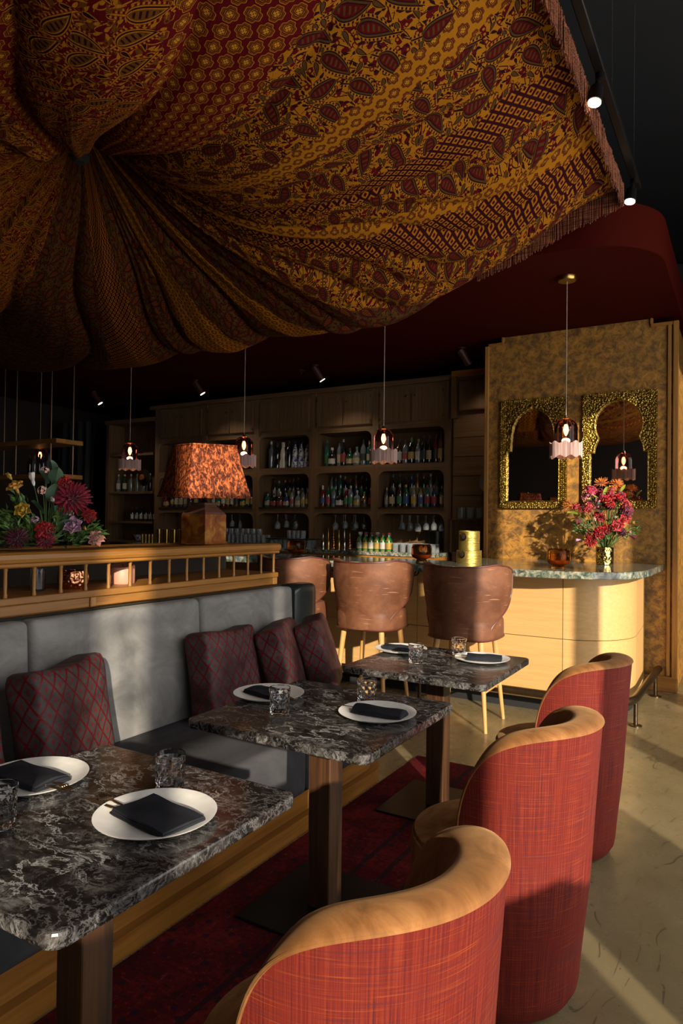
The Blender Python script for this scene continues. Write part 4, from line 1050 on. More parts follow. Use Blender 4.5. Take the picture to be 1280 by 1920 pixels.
    for i, nf, nb in ((0, 9, 10), (1, 9, 10), (2, 8, 10), (3, 9, 9), (4, 8, 8)):
        row(i, 1.649, YF+.09, nf, ['std', 'squat', 'wine', 'std'], mid+bayname[i]+', front row', 'front row on the lower shelf', (.78, .92), lo=.03, hi=.03)
        row(i, 1.761, YF+.29, nb, ['std', 'tall', 'tall'], mid+bayname[i]+', rear row', 'rear row on the lower shelf', (.82, .92), lo=.03, hi=.03)
    # small green bottles and the glasses on the back counter
    for k in range(12):
        x = -3.90+.076*(k % 6)-.03*(k//6); y = 7.01+.085*(k//6)
        bottle('mini', 'cangreen' if k < 6 else 'bot_green', 'lab_yellow' if k % 2 else 'lab_white', 'lab_red' if k % 3 else 'lab_white', (x, y, 1.1305), 'mixer cluster on back counter', 'green mixers on the back counter', 1.38)
    wine = MB().lathe([(.032, 0), (.032, .003), (.005, .008), (.004, .075), (.012, .085), (.033, .11), (.037, .14), (.033, .175), (.031, .175), (.035, .14), (.030, .112), (.004, .09)], 14, cap0=True, cap1=True).mesh('stem_glass', 'barglass')
    tumb = MB().lathe([(.033, 0), (.036, .10), (.034, .10), (.031, .012), (.002, .010)], 14).mesh('tumbler_glass', 'barglass')
    high = MB().lathe([(.028, 0), (.034, .15), (.032, .15), (.026, .012), (.002, .010)], 14).mesh('highball_glass', 'barglass')
    # racks with hanging stemware
    for i in range(4):
        x1, x0 = X[i]-.05, X[i+1]+.05
        for y in (YF+.06, YF+.14, YF+.22): MB().box(x0+.08, x1-.02, y-.004, y+.004, 1.555, 1.563).build('glass_rail', 'bronze', o, smooth=False)
        n = (12, 6, 5, 4)[i]
        for k in range(n):
            x = x1-.06-k*.052 if i in (0,) else x0+.25+k*.075
            g = inst('stem_glass', wine, loc=(x, YF+.10+.08*(k % 2), 1.556), rot=(pi, 0, 0), sc=(1.0 if k % 3 else 1.12))
            tag(g, 'clear stem glass hung upside down under the shelf, '+bayname[i], 'glass', 'hanging stem glasses')
    def cluster(me, nm, x0, x1, y0, y1, z, nx, ny, lab, grp, sc=1):
        for a in range(nx):
            for b in range(ny):
                g = inst(nm, me, loc=(x0+(x1-x0)*a/max(1, nx-1), y0+(y1-y0)*b/max(1, ny-1), z), sc=sc); tag(g, lab, 'glass', grp)
    cluster(tumb, 'tumbler', -3.44, -2.98, 7.02, 7.12, 1.1305, 6, 2, 'clear tumbler in the rows beside the green mixers', 'tumblers on the back counter')
    cluster(tumb, 'tumbler', -5.18, -4.62, 7.02, 7.12, 1.1305, 9, 2, 'clear tumbler under the black tray on the back counter', 'tumblers under the tray', 1.05)
    MB_t = MB().rbox(-5.24, -4.56, 6.97, 7.20, 1.237, 1.249, r=.004).build('serving_tray', 'blackmetal', smooth=False); tag(MB_t, 'flat black tray lying on upturned tumblers', 'tray')
    cluster(tumb, 'tumbler', -4.92, -4.72, 7.04, 7.12, 1.2495, 4, 1, 'clear tumbler standing on the black tray', 'tumblers on the tray')
    cluster(high, 'highball_glass', -5.95, -5.32, 7.02, 7.12, 1.1305, 10, 2, 'clear highball glass in the rows right of the velvet lamp', 'highballs on the back counter')
    cluster(wine, 'stem_glass', -6.30, -5.55, 7.24, 7.24, 1.1305, 9, 1, 'clear stem glass standing behind the highballs', 'stem glasses on the back counter', 1.3)
    # brass jiggers, shakers and bar tools
    gold = MB().lathe([(.026, 0), (.034, .20), (.031, .20), (.024, .01), (.002, .008)], 14).mesh('brass_cup', 'brass')
    for k in range(8): tag(inst('brass_tumbler', gold, loc=(-7.12+.072*k, 6.98+.03*(k % 2), 1.1305), sc=1.0), 'tall brass tumbler in the row left of the velvet lamp', 'tumbler', 'tall brass tumblers')
    for k in range(4): tag(inst('brass_cup', gold, loc=(-7.46+.066*k, 6.99, 1.1305), sc=.62), 'short brass cup beside the tall brass tumblers', 'cup', 'short brass cups')
    for k in range(6):
        x = -4.42+.075*k; h = .20+.09*((k*37) % 5)/5
        m = MB().lathe([(.020, 0), (.024, .06), (.020, .10), (.006, .12), (.005, h), (.009, h+.01), (.004, h+.02)], 12)
        tag(m.build('bar_tool', ['silver', 'brass', 'copper', 'brass', 'silver', 'copper'][k], loc=(x, 7.03, 1.1305)), 'slim %s dasher bottle among the bar tools' % ['silver', 'brass', 'copper', 'brass', 'silver', 'copper'][k], 'bar tool', 'bar tools on the back counter')
    tag(MB().lathe([(.075, 0), (.085, .24), (.08, .24), (.07, .01), (.002, .008)], 24).build('ice_bucket', 'blackmetal', loc=(-3.05, 7.28, 1.1305)), 'dark steel bucket at the pillar end of the back counter', 'bucket')
    for k in range(4): tag(inst('niche_glass', tumb, loc=(-2.76+.11*k, 7.31, 1.5185), sc=1.25), 'clear glass in the small niche by the pillar', 'glass', 'glasses in the recess')
    # things on the left side unit
    for k in range(6): bottle('std', ['bot_clear', 'bot_green', 'bot_clear', 'bot_clear', 'bot_clear', 'bot_black'][k], 'lab_white' if k < 2 else None, 'lab_white', (-8.62+.14*k, 7.56, 1.8955), 'side unit upper shelf', 'bottles on the side unit', .92)
    for k in range(6): bottle('std', 'bot_black', 'lab_white', 'lab_black', (-8.30+.10*k, 7.56, 1.4355), 'side unit lower shelf', 'bottles on the side unit', .75)
    bw = MB().lathe([(.04, 0), (.045, .01), (.09, .09), (.085, .09), (.04, .02), (.002, .018)], 20)
    tag(bw.build('bowl', 'ceramic', loc=(-8.12, 7.54, 1.1355)), 'small blue and white bowl on the side unit', 'bowl')
    # wall lamp glowing beside the unit
    w = thing('wall_sconce', 'round brass wall sconce glowing on the dark side unit', 'wall lamp', (-7.90, 7.42, 2.10))
    MB().lathe([(.13, 0), (.125, .012), (.05, .02), (.045, .04)], 28).build('disc', 'bronze', w, rot=(pi/2, 0, 0))
    MB().lathe([(.04, .04), (.05, .05), (.04, .07), (.01, .075)], 18).build('globe', 'tortoise', w, rot=(pi/2, 0, 0))
back_bar()

# ================================================================== bar stools
def stools():
    def make():
        o = thing('bar_stool', '', 'bar stool', (0, 0, 0), group='brown leather bar stools')
        # seat faces +y; backrest on the -y side
        s = MB()
        def seat_r(a): # superellipse outline
            c, d = abs(cos(a)), abs(sin(a)); return .255/((c**3.2+d**3.2)**(1/3.2))
        prof = [(.90, .625), (.985, .632), (1.0, .645), (1.0, .735), (.985, .765), (.93, .785), (.7, .797), (.02, .80)]
        N = 40
        s.grid(lambda u, v: ((lambda r, z: (seat_r(u*2*pi)*r*cos(u*2*pi), seat_r(u*2*pi)*r*sin(u*2*pi)+.015, z))(*prof[min(7, int(round(v*7)))])), N, 7, True)
        s.build('seat', 'leather', o)
        p = MB(); p.tube([(seat_r(a)*1.005*cos(a), seat_r(a)*1.005*sin(a)+.015, .640) for a in [i*2*pi/48 for i in range(49)]], .006, 6); p.build('piping', 'leatherpipe', o)
        # wrapped back
        def half(v):   # half angle of the wrap against height
            if v < .10: return radians(54)
            if v < .60: return radians(54+50*sstep(.10, .60, v))
            if v < .86: return radians(104)
            return radians(104-46*((v-.86)/.14)**2.4)
        def surf(u, v, off):
            a = (u*2-1)*half(v); z = .640+.515*v+.022*(u*2-1)**2*sstep(.7, 1, v)
            r = .272+.042*sstep(.1, .8, v)+off
            return (r*1.04*sin(a), .02-r*cos(a)*1.0, z)
        th = .045
        b = MB(); nu, nv = 36, 26
        # closed shell
        def ring(u, v):
            return surf(u, v, 0)
        outer = [[surf(i/nu, j/nv, 0) for i in range(nu+1)] for j in range(nv+1)]
        inner = [[surf(i/nu, j/nv, -th) for i in range(nu+1)] for j in range(nv+1)]
        vs = [p for r in outer for p in r]+[p for r in inner for p in r]; w = nu+1; Z = w*(nv+1)
        fs = []
        for j in range(nv):
            for i in range(nu):
                q = j*w+i; fs += [(q, q+1, q+w+1, q+w), (Z+q+1, Z+q, Z+q+w, Z+q+w+1)]
        for i in range(nu):
            fs += [(i+1, i, Z+i, Z+i+1), (nv*w+i, nv*w+i+1, Z+nv*w+i+1, Z+nv*w+i)]
        for j in range(nv):
            a, c = j*w, (j+1)*w; fs += [(a, c, Z+c, Z+a), (c+nu, a+nu, Z+a+nu, Z+c+nu)]
        b.add(vs, fs); bk = b.build('backrest', 'leather', o, angle=50)
        edge = [surf(0, j/nv, .001) for j in range(nv+1)]+[surf(i/nu, 1, .001) for i in range(1, nu+1)]+[surf(1, j/nv, .001) for j in range(nv-1, -1, -1)]
        MB().tube(edge, .0065, 6).build('piping', 'leatherpipe', bk)
        for sx, sy in ((-1, -1), (1, -1), (-1, 1), (1, 1)):
            MB().tube([(sx*.165, sy*.16+.01, .63), (sx*.222, sy*.215+.01, 0)], .023, 12, r1=.013).build('leg', 'legwood', o)
        for (a, b2, z) in (((-1, -1), (1, -1), .30), ((-1, 1), (1, 1), .24), ((-1, -1), (-1, 1), .27), ((1, -1), (1, 1), .27)):
            k = .165+.057*(1-z/.63); k2 = .16+.055*(1-z/.63)
            MB().tube([(a[0]*k, a[1]*k2+.01, z), (b2[0]*k, b2[1]*k2+.01, z)], .009, 8).build('stretcher', 'legwood', o)
        return o
    s0 = make()
    spots = [(-1.785, 4.84, .02, 'scratched brown leather bar stool next to the red barrel chairs and pale bar front'), (-2.575, 4.84, .0, 'scratched brown leather bar stool in the middle of the three at the bar'), (-3.34, 4.84, -.02, 'brown leather bar stool partly hidden behind the oak divider')]
    for i, (x, y, r, lab) in enumerate(spots):
        if i == 0: s0.location = (x, y, 0); s0.rotation_euler = (0, 0, r); s0['label'] = lab
        else: copy_tree(s0, None, (x, y, 0), r, lab)
stools()

# ================================================================== rug
r = MB().rbox(-.365, .365, -2.9, 2.15, 0, .012, r=.004).build('rug', 'rug', loc=(-1.40, 1.80, 0), smooth=False)
tag(r, 'worn crimson oriental rug under the marble tables', 'rug')

# ================================================================== tables
TY = (1.14, 2.22, 3.31); TX = (-1.39, -1.37, -1.365)
TN = ('farthest from the bar', 'in the middle of the row', 'nearest the bar stools')
def tables():
    o = thing('cafe_table', '', 'table', (0, 0, .012), group='marble tables along the bench')
    h = .3725; c = .035; P = []
    for sx, sy, a0 in ((1, 1, 0), (-1, 1, pi/2), (-1, -1, pi), (1, -1, 3*pi/2)):
        P += [(sx*(h-c)+c*cos(a0+i*pi/2/5), sy*(h-c)+c*sin(a0+i*pi/2/5)) for i in range(6)]
    t = MB().prism(P, .706, .738).build('marble_top', 'marble', o, smooth=False)
    bv = t.modifiers.new('bevel', 'BEVEL'); bv.width = .006; bv.segments = 2; bv.limit_method = 'ANGLE'
    MB().rbox(-.047, .047, -.047, .047, .010, .706, r=.003, seg=1).build('column', 'walnut', o, smooth=False)
    MB().rbox(-.15, .15, -.15, .15, .694, .7055, r=.002, seg=1).build('mounting_plate', 'blackmetal', o, smooth=False)
    MB().rbox(-.24, .24, -.24, .24, 0, .010, r=.003, seg=1).build('base_plate', 'blackmetal', o, smooth=False)
    for i in range(3):
        lab = 'square dark veined marble table on one timber column, '+TN[i]
        if i == 0: o.location = (TX[0], TY[0], .012); o['label'] = lab
        else: copy_tree(o, None, (TX[i], TY[i], .012), .0, lab)
tables()

# ================================================================== tableware
def tableware():
    ZT = .7505
    plate = MB().lathe([(.075, 0), (.085, .001), (.125, .008), (.144, .0165), (.145, .0185), (.142, .0185), (.122, .0125), (.08, .0065), (.002, .006)], 56).mesh('plate', 'plate')
    # tumbler with cut diamonds: staggered rows of raised points, flat facets
    gm = MB(); n = 9; rows = [(.0, .0345, 0), (.004, .0365, 0)]
    for k in range(5): rows.append((.010+k*.016, .0372+.0026*k/5, .5*(k % 2)))
    rows += [(.082, .0400, 0), (.0935, .0405, 0), (.096, .0398, 0)]
    inn = [(.0945, .0385, 0), (.060, .0362, 0), (.022, .0335, 0), (.015, .029, 0)]
    V = []
    for z, r, sh in rows+inn:
        for i in range(2*n):
            a = 2*pi*(i/2)/n; cut = .0026 if (.009 < z < .08 and r > .036 and (z, r, sh) in rows and ((i+int(sh*2)) % 2)) else 0
            V.append(((r-cut)*cos(a), (r-cut)*sin(a), z))
    m2 = 2*n; fs = []
    for j in range(len(rows)+len(inn)-1):
        for i in range(m2):
            i2 = (i+1) % m2; A, B, C_, D = j*m2+i, j*m2+i2, (j+1)*m2+i2, (j+1)*m2+i
            fs += [(A, B, C_), (A, C_, D)] if (i+j) % 2 else [(A, B, D), (B, C_, D)]
    fs += [tuple(reversed(range(m2))), tuple((len(rows)+len(inn)-1)*m2+i for i in range(m2))]
    gm.add(V, fs); g = gm.mesh('cut_tumbler', 'glass', smooth=False)
    def nap(seed, L=.17, Wd=.085, roll=0):
        rr = random.Random(seed); m = MB()
        layers = 3
        for k in range(layers):
            z0 = k*.0052; w = Wd*(1-.02*k); l = L*(1-.015*k); dx = rr.uniform(-.004, .004)
            def top(u, v, z): return (dx+(u-.5)*l, (v-.5)*w, z+.0022*sin(u*9+seed)*sin(v*5+k)+(roll*.010*(1-(2*v-1)**2)))
            nu, nv = 14, 8
            A = [top(i/nu, j/nv, z0+.0050) for j in range(nv+1) for i in range(nu+1)]; B = [(x, y, z0) for x, y, z in A]
            w1 = nu+1; Z = len(A); fs = []
            for j in range(nv):
                for i in range(nu): q = j*w1+i; fs += [(q, q+1, q+w1+1, q+w1), (Z+q+1, Z+q, Z+q+w1, Z+q+w1+1)]
            for i in range(nu): fs += [(i+1, i, Z+i, Z+i+1), (nv*w1+i, nv*w1+i+1, Z+nv*w1+i+1, Z+nv*w1+i)]
            for j in range(nv): fs += [(j*w1, (j+1)*w1, Z+(j+1)*w1, Z+j*w1), ((j+1)*w1+nu, j*w1+nu, Z+j*w1+nu, Z+(j+1)*w1+nu)]
            m.add(A+B, fs)
        return m.mesh('folded_napkin', 'napkin')
    def fork():
        m = MB(); path = [(-.095, 0, .002), (-.06, 0, .003), (-.02, 0, .006), (.03, 0, .007), (.048, 0, .006)]
        ws = [.006, .005, .0035, .004, .011]
        vs = []; 
        for (x, y, z), w in zip(path, ws): vs += [(x, -w, z), (x, w, z), (x, w, z+.0018), (x, -w, z+.0018)]
        fs = [(0, 3, 2, 1)]
        for i in range(4):
            a, b = 4*i, 4*i+4; fs += [(a, a+1, b+1, b), (a+1, a+2, b+2, b+1), (a+2, a+3, b+3, b+2), (a+3, a, b, b+3)]
        fs.append((16, 17, 18, 19)); m.add(vs, fs)
        for k in range(4):
            y = -.0094+k*.0063; m.tube([(.047, y, .0068), (.065, y*1.02, .003), (.080, y, .0035), (.092, y*.96, .008)], [.0017, .0017, .0014, .0007], 6)
        return m.mesh('fork', 'steel_dk')
    def knife():
        m = MB(); m.tube([(-.10, 0, .003), (-.05, 0, .004), (0, 0, .004)], [.004, .0045, .0035], 8)
        m.add([(0, -.005, .003), (.08, -.006, .003), (.105, .002, .003), (.08, .006, .003), (0, .005, .003), (0, -.005, .0045), (.08, -.006, .0045), (.105, .002, .004), (.08, .006, .0045), (0, .005, .0045)],
              [(4, 3, 2, 1, 0), (5, 6, 7, 8, 9), (0, 1, 6, 5), (1, 2, 7, 6), (2, 3, 8, 7), (3, 4, 9, 8), (4, 0, 5, 9)])
        return m.mesh('knife', 'steel_dk')
    fk, kn = fork(), knife()
    tb = ['the end table', 'the middle table', 'the table by the stools']
    side = ['chair side', 'bench side']
    # (table, side, plate xy, napkin rot, napkin size/roll, glass xy)
    data = [(0, 0, (-1.215, 1.195), -.15, (.205, .122, 0), (-1.318, 1.345)), (0, 1, (-1.672, 1.187), .0, (.21, .105, .4), (-1.495, .975)),
            (1, 0, (-1.175, 2.262), .03, (.20, .075, 1.3), (-1.295, 2.40)), (1, 1, (-1.68, 2.270), -.20, (.17, .10, .3), (-1.50, 2.095)),
            (2, 0, (-1.187, 3.462), .25, (.18, .10, 1.2), (-1.335, 3.52)), (2, 1, (-1.655, 3.465), .0, (.18, .08, 1.0), (-1.455, 3.225))]
    for i, (t, sd, pxy, rz, (L, Wd, roll), gxy) in enumerate(data):
        where = side[sd]+' of '+tb[t]
        tag(inst('dinner_plate', plate, loc=(*pxy, ZT)), 'white stoneware plate under a napkin, '+where, 'plate', 'white dinner plates')
        tag(inst('napkin', nap(i+1, L, Wd, roll), loc=(pxy[0]+(.015 if sd == 0 else -.005), pxy[1]-.01, ZT+.0095), rot=(0, 0, rz)), 'black linen napkin folded on the white plate, '+where, 'napkin', 'black napkins')
        tag(inst('tumbler', g, loc=(*gxy, ZT)), 'clear cut glass tumbler, '+where, 'drinking glass', 'cut glass tumblers')
        c, s = cos(rz), sin(rz)
        d = (-1 if sd == 0 or t == 0 and sd == 0 else 1)
        if sd == 0: off, ang = (-L/2+.004, -.035), rz+pi
        else: off, ang = (L/2-.004, -.015), rz
        fx, fy = pxy[0]+off[0]*c-off[1]*s, pxy[1]+off[0]*s+off[1]*c
        zf = ZT+.0135+(roll*.006)
        tag(inst('fork', fk, loc=(fx, fy, zf), rot=(0, 0, ang)), 'steel fork lying on the napkin, '+where, 'fork', 'forks')
        if i != 2: tag(inst('knife', kn, loc=(fx+.012*s, fy-.018*c, zf), rot=(0, 0, ang+.12)), 'steel knife beside the fork on the napkin, '+where, 'knife', 'knives')
tableware()

# ================================================================== barrel chairs
def chairs():
    o = thing('barrel_chair', '', 'chair', (0, 0, 0), group='red woven barrel chairs')
    H = radians(87)
    def topz(a):
        t = abs(a)/H
        return .455+.41*max(0, 1-t**4.2)**.42
    def rad(a, z):
        back = max(0, cos(a)); v = z/.86
        r = .258+.018*sstep(0, .5, v)+.052*back*v**1.3
        if z < .07: r -= .055*(1-sqrt(max(0, 1-((.07-z)/.07)**2)))
        return r
    nu, nv = 72, 30
    m = MB()
    def P(u, v):
        a = (u*2-1)*H; z = .018+(topz(a)-.018-.0)*v; r = rad(a, z); return (r*cos(a), r*sin(a), z)
    m.grid(P, nu, nv, uv=lambda u, v: ((u*2-1)*H*.29+1, v*(topz((u*2-1)*H)-.018)))
    m.build('woven_shell', 'raffia', o, angle=180)
    # padded inside: from the rim roll down to the seat
    def pad(u, v):
        a = (u*2-1)*H; zt = topz(a); R = rad(a, zt); e = sstep(0, .16, 1-abs(u*2-1)); th = .086*e+.012
        if v < .42:      # rolled rim, half a turn
            s = v/.42*pi; rr = R+.005-th/2*(1-cos(s)); zz = zt-.002+sin(s)*(.011+.008*e)
            return (rr*cos(a), rr*sin(a), zz)
        w = (v-.42)/.58; rr = R+.005-th-.135*e*w**.85; zz = zt-.002+(.46-zt)*w
        return (rr*cos(a), rr*sin(a), zz)
    q = MB(); q.grid(pad, nu, 26); q.build('padded_back', 'tanvel', o, angle=180)
    e = MB(); e.tube([Vector(P(i/96, 1))*1.0+Vector((0, 0, .001)) for i in range(97)], .0038, 6); e.build('rim_piping', 'tanvel', o)
    # front drum below the seat, cushion, bottom piping
    d = MB(); d.lathe([(.190, .018), (.218, .035), (.244, .07), (.262, .12), (.272, .30), (.274, .43), (.268, .455)], 72, cap1=False, fn=lambda r, z, a: r-.016*sstep(-.22, -.05, cos(a))); d.build('seat_base', 'tanvel', o)
    c = MB(); c.lathe([(.252, .40), (.262, .43), (.264, .452), (.262, .468), (.235, .480), (.12, .487), (.002, .488)], 60, cap0=False); c.build('seat_cushion', 'tanvel', o)
    s = MB(); s.tube([(.267*cos(t), .267*sin(t), .452) for t in [i*2*pi/60 for i in range(61)]], .004, 6); s.build('seat_piping', 'tanvel', o)
    b = MB(); b.tube([(.212*cos(t), .212*sin(t), .016) for t in [i*2*pi/60 for i in range(61)]], .008, 6); b.build('base_piping', 'piping', o)
    MB().lathe([(.19, 0), (.20, .004), (.205, .018)], 40).build('plinth', 'blackwall', o)
    spots = [(-.680, 1.142, -.17, 'facing the marble table farthest from the bar'), (-.700, 2.190, -.17, 'facing the middle marble table'), (-.758, 3.253, -.15, 'facing the marble table nearest the bar stools')]
    for i, (x, y, r, lab) in enumerate(spots):
        lab = 'red woven barrel chair with tan velvet seat '+lab
        if i == 0: o.location = (x, y, 0); o.rotation_euler = (0, 0, r); o['label'] = lab
        else: copy_tree(o, None, (x, y, 0), r, lab)
chairs()

# ================================================================== banquette
def banquette():
    o = thing('banquette', 'long grey velvet banquette on a stepped oak plinth with a green leather end', 'bench', (0, 0, 0))
    Y = [-1.3, -.28, .735, 1.75, 2.757, 3.62]
    for i in range(5):
        a, b = Y[i]+.003, Y[i+1]-.003
        MB().rbox(-2.55, -1.80, a, b, .165, .452, r=.035, seg=4).build('seat_cushion', 'slatevel' if False else 'seatvel', o)
        # leaning back cushion
        m = MB().rbox(-.055, .055, a, b, 0, .62, r=.03, seg=4)
        bc = m.build('back_cushion', 'greyvel', o, loc=(-2.515, 0, .43), rot=(0, -.055, 0))
    # plinth: upper board, lower proud kick with rounded end
    def pl(x, z0, z1, ye, nm):
        r = .22; P = [(-2.6, -1.4), (x, -1.4), (x, ye-r)]+[(x-r+r*cos(t), ye-r+r*sin(t)) for t in [i*pi/2/8 for i in range(1, 9)]]+[(-2.6, ye)]
        MB().prism(P, z0, z1).build(nm, 'oak', o, angle=30)
    pl(-1.825, .075, .166, 3.60, 'plinth_board'); pl(-1.785, 0, .075, 3.63, 'kick_board')
    # leather outer back and end
    m = MB(); r = .11
    def sec(u, v):
        t = u*pi/2
        return (-2.62+.0+.18*sin(t)*1.0, 3.62+.30*(1-cos(t)), .12+v*.92-.05*max(0, sin(t)-.5)*v)
    MB().rbox(-2.64, -2.585, -1.35, 3.66, .10, 1.055, r=.02, seg=3).build('back_shell', 'greenleather', o)
    m = MB(); P = [(-2.64, 3.60), (-2.47, 3.60), (-2.455, 3.66), (-2.455, 3.78), (-2.48, 3.86), (-2.54, 3.91), (-2.60, 3.92), (-2.64, 3.90)]
    m = MB(); n = len(P)
    for (s, z) in ((1, .10), (1, 1.00), (.97, 1.035), (.85, 1.052)):
        cx, cy = -2.56, 3.74; m.v += [(cx+(x-cx)*s, cy+(y-cy)*s, z) for x, y in P]
    for k in range(3):
        for i in range(n): m.f.append((k*n+i, k*n+(i+1) % n, (k+1)*n+(i+1) % n, (k+1)*n+i)); m.mi.append(0)
    m.f.append(tuple(3*n+i for i in range(n))); m.mi.append(0); m.f.append(tuple(reversed(range(n)))); m.mi.append(0)
    m.build('end_panel', 'greenleather', o, angle=60)
M['seatvel'] = M['slatevel']
banquette()

def pillows():
    def mesh(seed, w=.45, h=.45, t=.155):
        # boxed cushion: rounded box with puffed faces and pulled corners
        rr = random.Random(seed); ph = [rr.uniform(0, 6) for _ in range(6)]
        bm = bmesh.new(); bmesh.ops.create_cube(bm, size=2); bmesh.ops.subdivide_edges(bm, edges=bm.edges[:], cuts=13, use_grid_fill=True)
        for vv in bm.verts:
            x, y, z = vv.co
            k = (abs(x)**11+abs(y)**11+abs(z)**11)**(1/11); x, y, z = x/k, y/k, z/k
            puff = (1-x*x)*(1-z*z)
            Y = y*t/2*(1+.22*puff)*(1-.25*max(0, abs(z)-.75)*2)
            X = x*w/2*(1-.075*(1-z*z))*(1+.04*(1-y*y)*(1-z*z))
            Z = z*h/2*(1-.06*(1-x*x))
            wr = .006*sin(z*9+ph[0])*sin(y*3+ph[1])*abs(x)**4+.005*sin(x*8+ph[2])*sin(z*6+ph[3])*puff
            vv.co = (X+wr, Y+wr*.8, Z+h/2+.008*sin(x*3+ph[4])*(z > 0)*abs(z))
        me = bpy.data.meshes.new('pillow'); bm.to_mesh(me); bm.free(); me.materials.append(M['jacquard'])
        me.polygons.foreach_set('use_smooth', [True]*len(me.polygons)); return me
    data = [(-2.27, 1.29, .0, (-.16, pi/2+.25), 'crimson diamond jacquard pillow at the far end of the bench from the bar', 1),
            (-2.275, 1.785, .0, (-.17, pi/2+.28), 'crimson diamond jacquard pillow leaning behind the table farthest from the bar', 2),
            (-2.315, 2.79, .0, (-.16, pi/2+.05), 'crimson diamond jacquard pillow leaning behind the middle table', 3),
            (-2.20, 3.22, .0, (-.29, pi/2+.38), 'crimson diamond jacquard pillow slumped against the outermost one', 4),
            (-2.135, 3.50, .0, (-.31, pi/2+.46), 'crimson diamond jacquard pillow nearest the green leather bench end', 5)]
    for x, y, dz, (tilt, rz), lab, k in data:
        o = inst('throw_pillow', mesh(k), loc=(x, y, .452))
        o.rotation_euler = (0, 0, 0)
        mt = Matrix.Translation((x, y, .455)) @ Matrix.Rotation(rz, 4, 'Z') @ Matrix.Rotation(tilt, 4, 'X')
        o.matrix_world = mt
        tag(o, lab, 'pillow', 'jacquard pillows on the bench')
pillows()

# ================================================================== divider behind the bench
def divider():
    o = thing('divider', 'golden oak divider with a spindle gallery behind the bench', 'partition', (0, 0, 0))
    y0, y1 = -1.4, 3.60
    MB().rbox(-3.08, -2.655, y0, y1-.02, 0, 1.02, r=.004, seg=1).build('base_cabinet', 'cab', o, smooth=False)
    MB().rbox(-3.08, -2.645, y0, y1, 1.02, 1.06, r=.004, seg=1).build('lower_moulding', 'oak', o, smooth=False)
    for a, b in ((-1.4, .38), (.41, 1.26), (1.29, 2.135), (2.165, 3.55)):
        MB().rbox(-3.07, -2.615, a, b, 1.06, 1.105, r=.003, seg=1).build('frieze_board', 'oak', o, smooth=False)
    for a in (.38, 1.26, 2.135, 3.55): MB().rbox(-3.07, -2.605, a, a+.03 if a < 3.5 else a+.045, 1.06, 1.105, r=.003, seg=1).build('frieze_stile', 'oak_z', o, smooth=False)
    MB().rbox(-3.09, -2.60, y0, y1, 1.105, 1.137, r=.006, seg=2).build('gallery_sill', 'oak', o, smooth=False)
    # moulded top rails front and back with a sunk deck between
    for x, nm in ((-2.62, 'top_rail'), (-3.06, 'top_rail')):
        m = MB(); s = 1 if x > -2.8 else -1
        prof = [(-.035, 1.26), (.02, 1.26), (.026, 1.266), (.022, 1.276), (.034, 1.282), (.040, 1.296), (.036, 1.314), (.024, 1.324), (-.025, 1.326), (-.035, 1.318)]
        n = len(prof)
        m.add([(x+s*px, y0, z) for px, z in prof]+[(x+s*px, y1+.0, z) for px, z in prof], [tuple(range(n)), tuple(reversed(range(n, 2*n)))]+[(i, n+i, n+(i+1) % n, (i+1) % n) for i in range(n)])
        m.build(nm, 'oak', o, angle=35)
    MB().box(-3.03, -2.65, y0, y1, 1.268, 1.316).build('deck', 'oak', o, smooth=False)
    sp = MB().tube([(0, 0, 1.137), (0, 0, 1.150), (0, 0, 1.155), (0, 0, 1.20), (0, 0, 1.245), (0, 0, 1.25), (0, 0, 1.262)], [.0095, .0095, .0075, .0085, .0075, .0095, .0095], 10).mesh('spindle', 'oak_z')
    y = 3.577
    while y > .4: inst('spindle', sp, o, loc=(-2.625, y, 0)); y -= .1327
    MB().box(-3.05, -3.04, y0, y1, 1.137, 1.268).build('gallery_back', 'darkwall', o, smooth=False)
    # candle and copper cup in the gallery
    c = thing('pillar_candle', 'peach pillar candle with a slanted top behind the spindles', 'candle', (-2.76, 2.455, 1.1375))
    m = MB().lathe([(.060, 0), (.062, .004), (.062, .085), (.056, .095), (.03, .090), (.002, .088)], 28)
    m.v = [(x, y, z+(.18*y-.12*x if z > .06 else 0)*.9) for x, y, z in m.v]; m.build('wax', 'wax', c)
    MB().tube([(0, 0, .085), (0, 0, .10)], .0015, 5).build('wick', 'blackwall', c)
    tag(MB().lathe([(.055, 0), (.068, .02), (.072, .05), (.066, .085), (.062, .085), (.068, .05), (.05, .008), (.002, .006)], 28).build('copper_cup', 'copper', loc=(-2.74, 2.14, 1.1375)), 'hammered copper votive cup behind the spindles', 'candle holder')
    tag(MB().lathe([(.03, 0), (.034, .005), (.034, .10), (.032, .10), (.031, .008), (.002, .006)], 18).build('votive_glass', 'glass', loc=(-2.78, 1.98, 1.1375)), 'clear votive glass beside the copper cup', 'candle holder')
divider()

